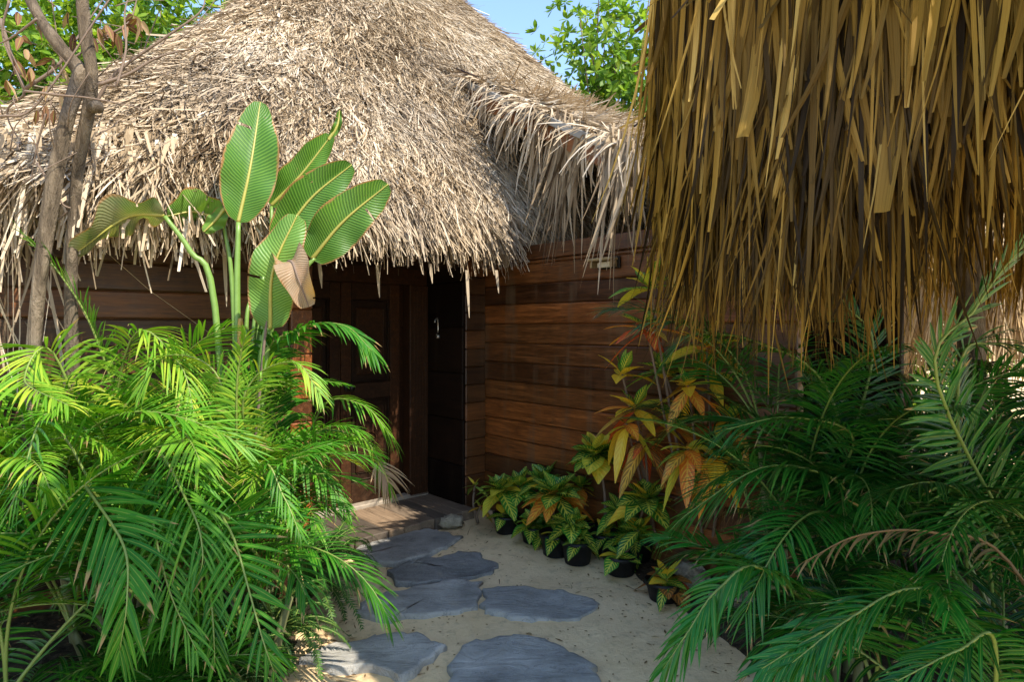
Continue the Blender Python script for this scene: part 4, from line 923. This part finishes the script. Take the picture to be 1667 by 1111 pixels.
# ------------------------------------------------------------------ flagstones, rocks, litter
STONES = [
 ('cracked grey flagstone lying against the porch', .55, [(572, 905), (590, 885), (650, 868), (700, 862), (748, 876), (742, 886), (700, 905), (640, 917), (610, 914)]),
 ('darkest flagstone, pointed to the right, second from the porch', .12, [(628, 930), (670, 915), (725, 906), (748, 898), (778, 903), (818, 922), (790, 937), (740, 942), (680, 953), (645, 947)]),
 ('long narrow flagstone in the third row, left one of the pair', .85, [(575, 995), (610, 970), (680, 955), (730, 946), (782, 948), (780, 991), (760, 994), (690, 1003), (620, 1007)]),
 ('flagstone with a dark split, tapering to a right hand point', .75, [(788, 958), (850, 957), (930, 965), (982, 985), (950, 1003), (910, 1013), (850, 1009), (785, 997)]),
 ('pale flagstone close to the left hand palms in the front row', .95, [(492, 1070), (540, 1050), (620, 1035), (680, 1033), (722, 1050), (705, 1075), (655, 1101), (600, 1086), (540, 1087)]),
 ('largest flagstone, rounded, cut by the bottom of the picture', .9, [(733, 1075), (765, 1042), (850, 1033), (905, 1046), (960, 1080), (985, 1111), (970, 1135), (850, 1155), (733, 1125)])]
for i, (lab, tone, poly) in enumerate(STONES):
    r = np.random.default_rng(80+i); p = np.array([gnd(x, y, .01)[:2] for x, y in poly]); m = len(p); out = []
    for k in range(m):
        a, b = p[k], p[(k+1) % m]; ln = np.linalg.norm(b-a); nseg = max(2, int(ln/.035))
        for s_ in range(nseg): out.append(a+(b-a)*s_/nseg+r.normal(0, .008, 2)+.014*A(math.sin(s_*1.3+k*2), math.cos(s_*.9+k*3+i)))
    o2 = np.array(out); c = o2.mean(0)
    n_ = len(o2); rings = []
    rings.append(np.column_stack([c+(o2-c)*1.0, np.full(n_, -.03)])); top = .013+.005*r.random()
    rings.append(np.column_stack([c+(o2-c)*1.0, np.full(n_, top-.008)+r.normal(0, .002, n_)]))
    for s_ in (.975, .92, .75, .5, .25):
        xy = c+(o2-c)*s_; rings.append(np.column_stack([xy, top+.006*smooth_noise(xy[:, 0]*2, xy[:, 1]*2, 90+i)*(.4 if s_ > .95 else 1)]))
    rings.append(np.tile(np.array([[*c, top]]), (n_, 1)))
    P = np.stack(rings); P = np.concatenate([P, P[:, :1]], 1)
    q = MB(); q.grid(P, rnd=tone); o = q.build('flagstone', [M_SLATE], None, smooth=True)
    tag(o, lab, 'flagstone', 'flagstones of the path')
fern((-1.16, 2.95, .12), 30, .36, 'dark fern at the sand edge beside the pale flagstone', [M_FERND, M_RACH], 4, (5, 75))
fern((-1.22, 2.5, .10), 26, .34, 'dark fern low at the bottom edge left of the front flagstone', [M_FERND, M_RACH], 5, (5, 75))
def rock(c, s, label, seed, group='coral rocks edging the beds'):
    r = np.random.default_rng(seed); th = np.linspace(0, math.pi, 11); ph = np.linspace(0, 2*math.pi, 19)
    T, Pq = np.meshgrid(th, ph, indexing='ij'); x = np.sin(T)*np.cos(Pq); y = np.sin(T)*np.sin(Pq); z = np.cos(T)
    n = 1+.16*np.sin(x*5+seed)*np.sin(y*6+seed*2)+.13*np.sin(z*7+x*4+seed)+.08*np.sin(x*13+y*11+z*9)
    P = np.stack([x*n*s[0], y*n*s[1], z*n*s[2]], -1)+np.asarray(c)
    q = MB(); q.grid(P[:, ::-1]); tag(q.build('rock', [M_ROCK]), label, 'rock', group)
c = gnd(735, 856); rock((c[0], c[1], .03), (.10, .07, .05), 'pitted pale rock at the corner of the porch', 1)
c = gnd(1120, 955); rock((c[0], c[1], .04), (.13, .10, .10), 'dark coral rock beside the smallest nursery pot', 2)
c = gnd(230, 1085); rock((c[0], c[1], .05), (.13, .10, .09), 'grey coral rock under the drooping palm at lower left', 3)
c = gnd(1190, 985); rock((c[0], c[1], .03), (.12, .08, .07), 'low mossy rock between the right hand palms and the sand', 4)
c = gnd(1000, 925); rock((c[0], c[1], .0), (.07, .05, .04), 'little flat stone at the sand edge by the pots', 5)
r = np.random.default_rng(99); n = 3200
lx = r.uniform(-1.2, 1.9, n); ly = r.uniform(2.3, 5.0, n); keep = (r.random(n) < .25+.75*np.clip(np.abs(lx-.2)-.3, 0, 1)); lx, ly = lx[keep], ly[keep]; n = len(lx)
q = MB(); P = np.stack([lx, ly, ground_z(lx, ly)+.004], -1); a = r.random(n)*6.28
q.blades(P, np.stack([np.cos(a), np.sin(a), .1*r.random(n)], -1), np.stack([-np.sin(a), np.cos(a), 0*a], -1), .010+.035*r.random(n)**3, .006+.008*r.random(n), np.zeros((n, 3)), 2, [.3, 1, .2], r.random(n))
P = P[:130]; n = len(P); a = r.random(n)*6.28
q.blades(P+A(.3, .2, .003), np.stack([np.cos(a), np.sin(a), .05*np.ones(n)], -1), np.stack([-np.sin(a), np.cos(a), 0*a], -1), .05+.10*r.random(n), .003+.003*r.random(n), r.normal(0, .02, (n, 3))*A(1, 1, 0), 4, [.6, 1, 1, .8, .3], r.random(n)*.4)
tag(q.build('leaf_litter', [M_BROWNL]), 'scattered dry leaf bits and twigs on the sand path', 'litter', kind='stuff')

# ------------------------------------------------------------------ bare tree on the left
bt = empty('bare_tree', at(75, 700, 2.85)*A(1, 1, 0), 'grey forked tree with knotted trunks and few withered leaves at left', 'tree')
def tube_px(pts, r0, r1, name, mat, parent, n=18, sides=10):
    q = MB(); p = bez([at(*x) for x in pts], n); q.tube(p, np.linspace(r0, r1, n)*(1+.08*np.sin(np.linspace(0, 17, n))), sides); return q.build(name, [mat], parent)
D = 2.85
tube_px([(45, 830, D), (55, 560, D), (75, 380, D), (105, 210, D), (130, 130, D), (135, 112, D)], .030, .036, 'trunk', M_BARK, bt)
tube_px([(122, 700, D+.1), (115, 480, D+.1), (125, 290, D+.08), (145, 175, D+.04), (150, 120, D), (140, 60, D), (131, -30, D)], .028, .027, 'trunk', M_BARK, bt)
tube_px([(135, 120, D), (110, 90, D), (82, 55, D+.02), (60, 20, D+.05), (35, -30, D+.1)], .032, .02, 'limb', M_BARK, bt)
tube_px([(152, 175, D+.02), (158, 172, D-.05), (160, 178, D-.08)], .028, .022, 'knot', M_BARK, bt, 8)
q = MB(); tw = [[(0, 30), (25, 110), (40, 150), (25, 165), (12, 180), (20, 210), (60, 265)], [(40, 145), (90, 110), (120, 70), (140, 40), (180, -20)], [(150, 175), (190, 118), (270, 60), (325, 20), (335, -10)],
     [(160, 138), (210, 120), (260, 92), (330, 75)], [(40, 148), (100, 155), (150, 160), (250, 180)], [(15, 0), (5, 60), (40, 145)], [(60, 265), (100, 330), (110, 345), (30, 400)], [(0, 190), (60, 170), (170, 10), (190, -10)],
     [(60, 30), (20, 60), (-10, 75)], [(0, 330), (60, 345), (130, 340), (200, 350)], [(170, 60), (210, 35), (225, -10)], [(190, 140), (205, 80), (203, 20), (215, -20)], [(75, 185), (60, 240), (50, 300)], [(10, 250), (50, 290), (105, 335)], [(110, 100), (150, 75), (200, 50)]]
r = np.random.default_rng(5)
for i, w_ in enumerate(tw):
    dd = D-.15+.4*r.random(); p = bez([at(x, y, dd+.03*k) for k, (x, y) in enumerate(w_)], 20); q.tube(p, np.linspace(.009 if i < 4 else .006, .0025, 20), 6)
for i in range(45):
    x, y = r.uniform(-20, 330), r.uniform(-20, 330)
    if x > 180 and y > 140: continue
    a = at(x, y, D+r.uniform(-.1, .3)); b = a+r.normal(0, .13, 3)+A(.05, 0, .08); q.tube(bez([a, (a+b)/2+r.normal(0, .03, 3), b], 8), np.linspace(.0035, .0015, 8), 5)
q.build('twigs', [M_TWIG], bt)
q = MB()
for k, (x, y) in enumerate(((135, 60), (150, 60), (160, 45), (172, 40), (180, 48), (190, 55), (203, 40), (40, 80), (22, 95), (75, 140), (50, 110), (217, 25), (222, 30), (230, 35), (60, 180), (75, 172), (88, 180), (95, 105), (60, 38), (30, 20), (110, 20), (120, 55), (85, 95), (10, 130), (35, 60), (100, 150))):
    for j in range(2):
        lance(q, at(x, y, D+.05), r.normal(0, .5, 3)+A(0, 0, -1), .05+.04*r.random(), .03, r.normal(0, 1, 3), .3, r.random(), 0, k)
q.build('withered_leaf', [M_BROWNL], bt)

# ------------------------------------------------------------------ trees behind
def leafy_tree(name, base, top_r, crown_c, crown_r, nclump, label, mat, seed, leaf=.11, per=7, group='trees behind the hut', clump_filter=None, trunk_r=.12):
    r = np.random.default_rng(seed); e = empty(name, base, label, 'tree', group); base = np.asarray(base, float); cc = np.asarray(crown_c, float); cr = np.asarray(crown_r, float)
    q = MB(); q.tube(bez([base-A(0, 0, .1), base+(cc-base)*.45+A(.15, .1, 0), cc-A(0, 0, cr[2]*.2)], 14), np.linspace(trunk_r, trunk_r*.45, 14), 9)
    centers = []
    while len(centers) < nclump:
        v = r.normal(0, 1, 3); v = v/np.linalg.norm(v)*(r.random()**.4); p = cc+v*cr
        lump = math.sin(p[0]*2.3+seed)+math.sin(p[1]*2.9+p[2]*2.1+seed*2)
        if lump < -.5 and r.random() < .8: continue
        centers.append(p)
    centers = np.array(centers)
    for k in range(min(40, nclump)):
        t = centers[k]; s0 = base+(cc-base)*(.5+.4*r.random()); q.tube(bez([s0, (s0+t)/2+r.normal(0, .15, 3)*cr.mean()*.4, t], 9), np.linspace(trunk_r*.22, .006, 9), 5)
    q.build('trunk', [M_TWIG], e)
    n = nclump*per; c = np.repeat(centers, per, 0)
    ax = nrm(np.repeat(nrm((centers-cc)/cr)+A(0, 0, .5), per, 0)+r.normal(0, .25, (n, 3)))
    d = nrm(ax*.55+nrm(r.normal(0, 1, (n, 3)))); s = nrm(np.cross(d, ax+r.normal(0, .2, (n, 3)))); N = np.cross(s, d)
    L = leaf*(.65+.6*r.random(n)); b = -N*(L*.15)[:, None]
    q = MB(); q.blades(c+d*.012, d, s, L, L*.42, b, 4, [.12, .62, 1, .9, .12], np.clip(np.repeat(r.normal(.5, .2, nclump), per)+r.normal(0, .15, n), 0, 1), fold=.12, N=N)
    q.build('crown', [mat], e)
    return e
leafy_tree('broadleaf_tree', (1.9, 10.5, 0), 0, (1.55, 10.2, 5.5), (1.5, 1.2, 1.8), 620, 'light green rosette leaved tree against the sky right of the roof', M_TREEL, 3, .14, 11)
leafy_tree('broadleaf_tree', (3.6, 11.5, 0), 0, (3.5, 11, 4.6), (2.2, 1.6, 2.3), 700, 'light green tree seen behind the near straw eave', M_TREEL, 4, .17, 8)
leafy_tree('broadleaf_tree', (-6.6, 10.5, 0), 0, (-6.4, 10, 5.2), (2.6, 1.6, 2.6), 1300, 'bright leafy tree filling the upper left corner behind the bare tree', M_TREEL, 5, .14, 13)
leafy_tree('broadleaf_tree', (-8.8, 10, 0), 0, (-8.6, 9.6, 4.4), (2.3, 1.6, 2.8), 900, 'leafy tree at the far left edge beyond the straw roof', M_TREEL, 6, .14, 13)
leafy_tree('broadleaf_tree', (-4.6, 13.5, 0), 0, (-4.6, 13.5, 6.3), (2.6, 1.8, 3.2), 1100, 'deeper green tree rising close behind the left slope of the roof', M_TREED, 7, .17, 12)
leafy_tree('broadleaf_tree', (-9.5, 14, 0), 0, (-9.0, 14, 6.0), (3.6, 1.8, 4.2), 1100, 'dark tree mass far behind the upper left corner', M_TREED, 8, .2, 12)
for k, (x, y, h, lab) in enumerate(((8.5, 12.5, 2.0, 'sunny shrub beyond the straw shelter'), (5.3, 12.2, 1.7, 'sunny shrub left of the straw shelter, behind the palapa'), (11.5, 12, 2.2, 'sunny shrub at the far right beyond the palms'), (10.2, 8.2, 1.0, 'low bright shrub close to the right end of the straw shelter'), (2.2, 12.8, 2.0, 'shrub behind the lean-to, mostly hidden'))):
    leafy_tree('garden_shrub', (x, y, 0), 0, (x, y, h*.8), (1.9, 1.2, h), 420, lab, M_TREEL, 20+k, .17, 8, 'shrubs behind the palapa', trunk_r=.06)

leafy_tree('broadleaf_tree', (1.3, -1.6, 0), 0, (1.95, -.3, 4.7), (1.6, .75, .5), 430, 'unseen spreading tree added behind the viewer to shade the lower left palms', M_TREEL, 31, .17, 8, 'added shade trees out of view')  # out of view, added so its crown shades the lower left palms and flagstone
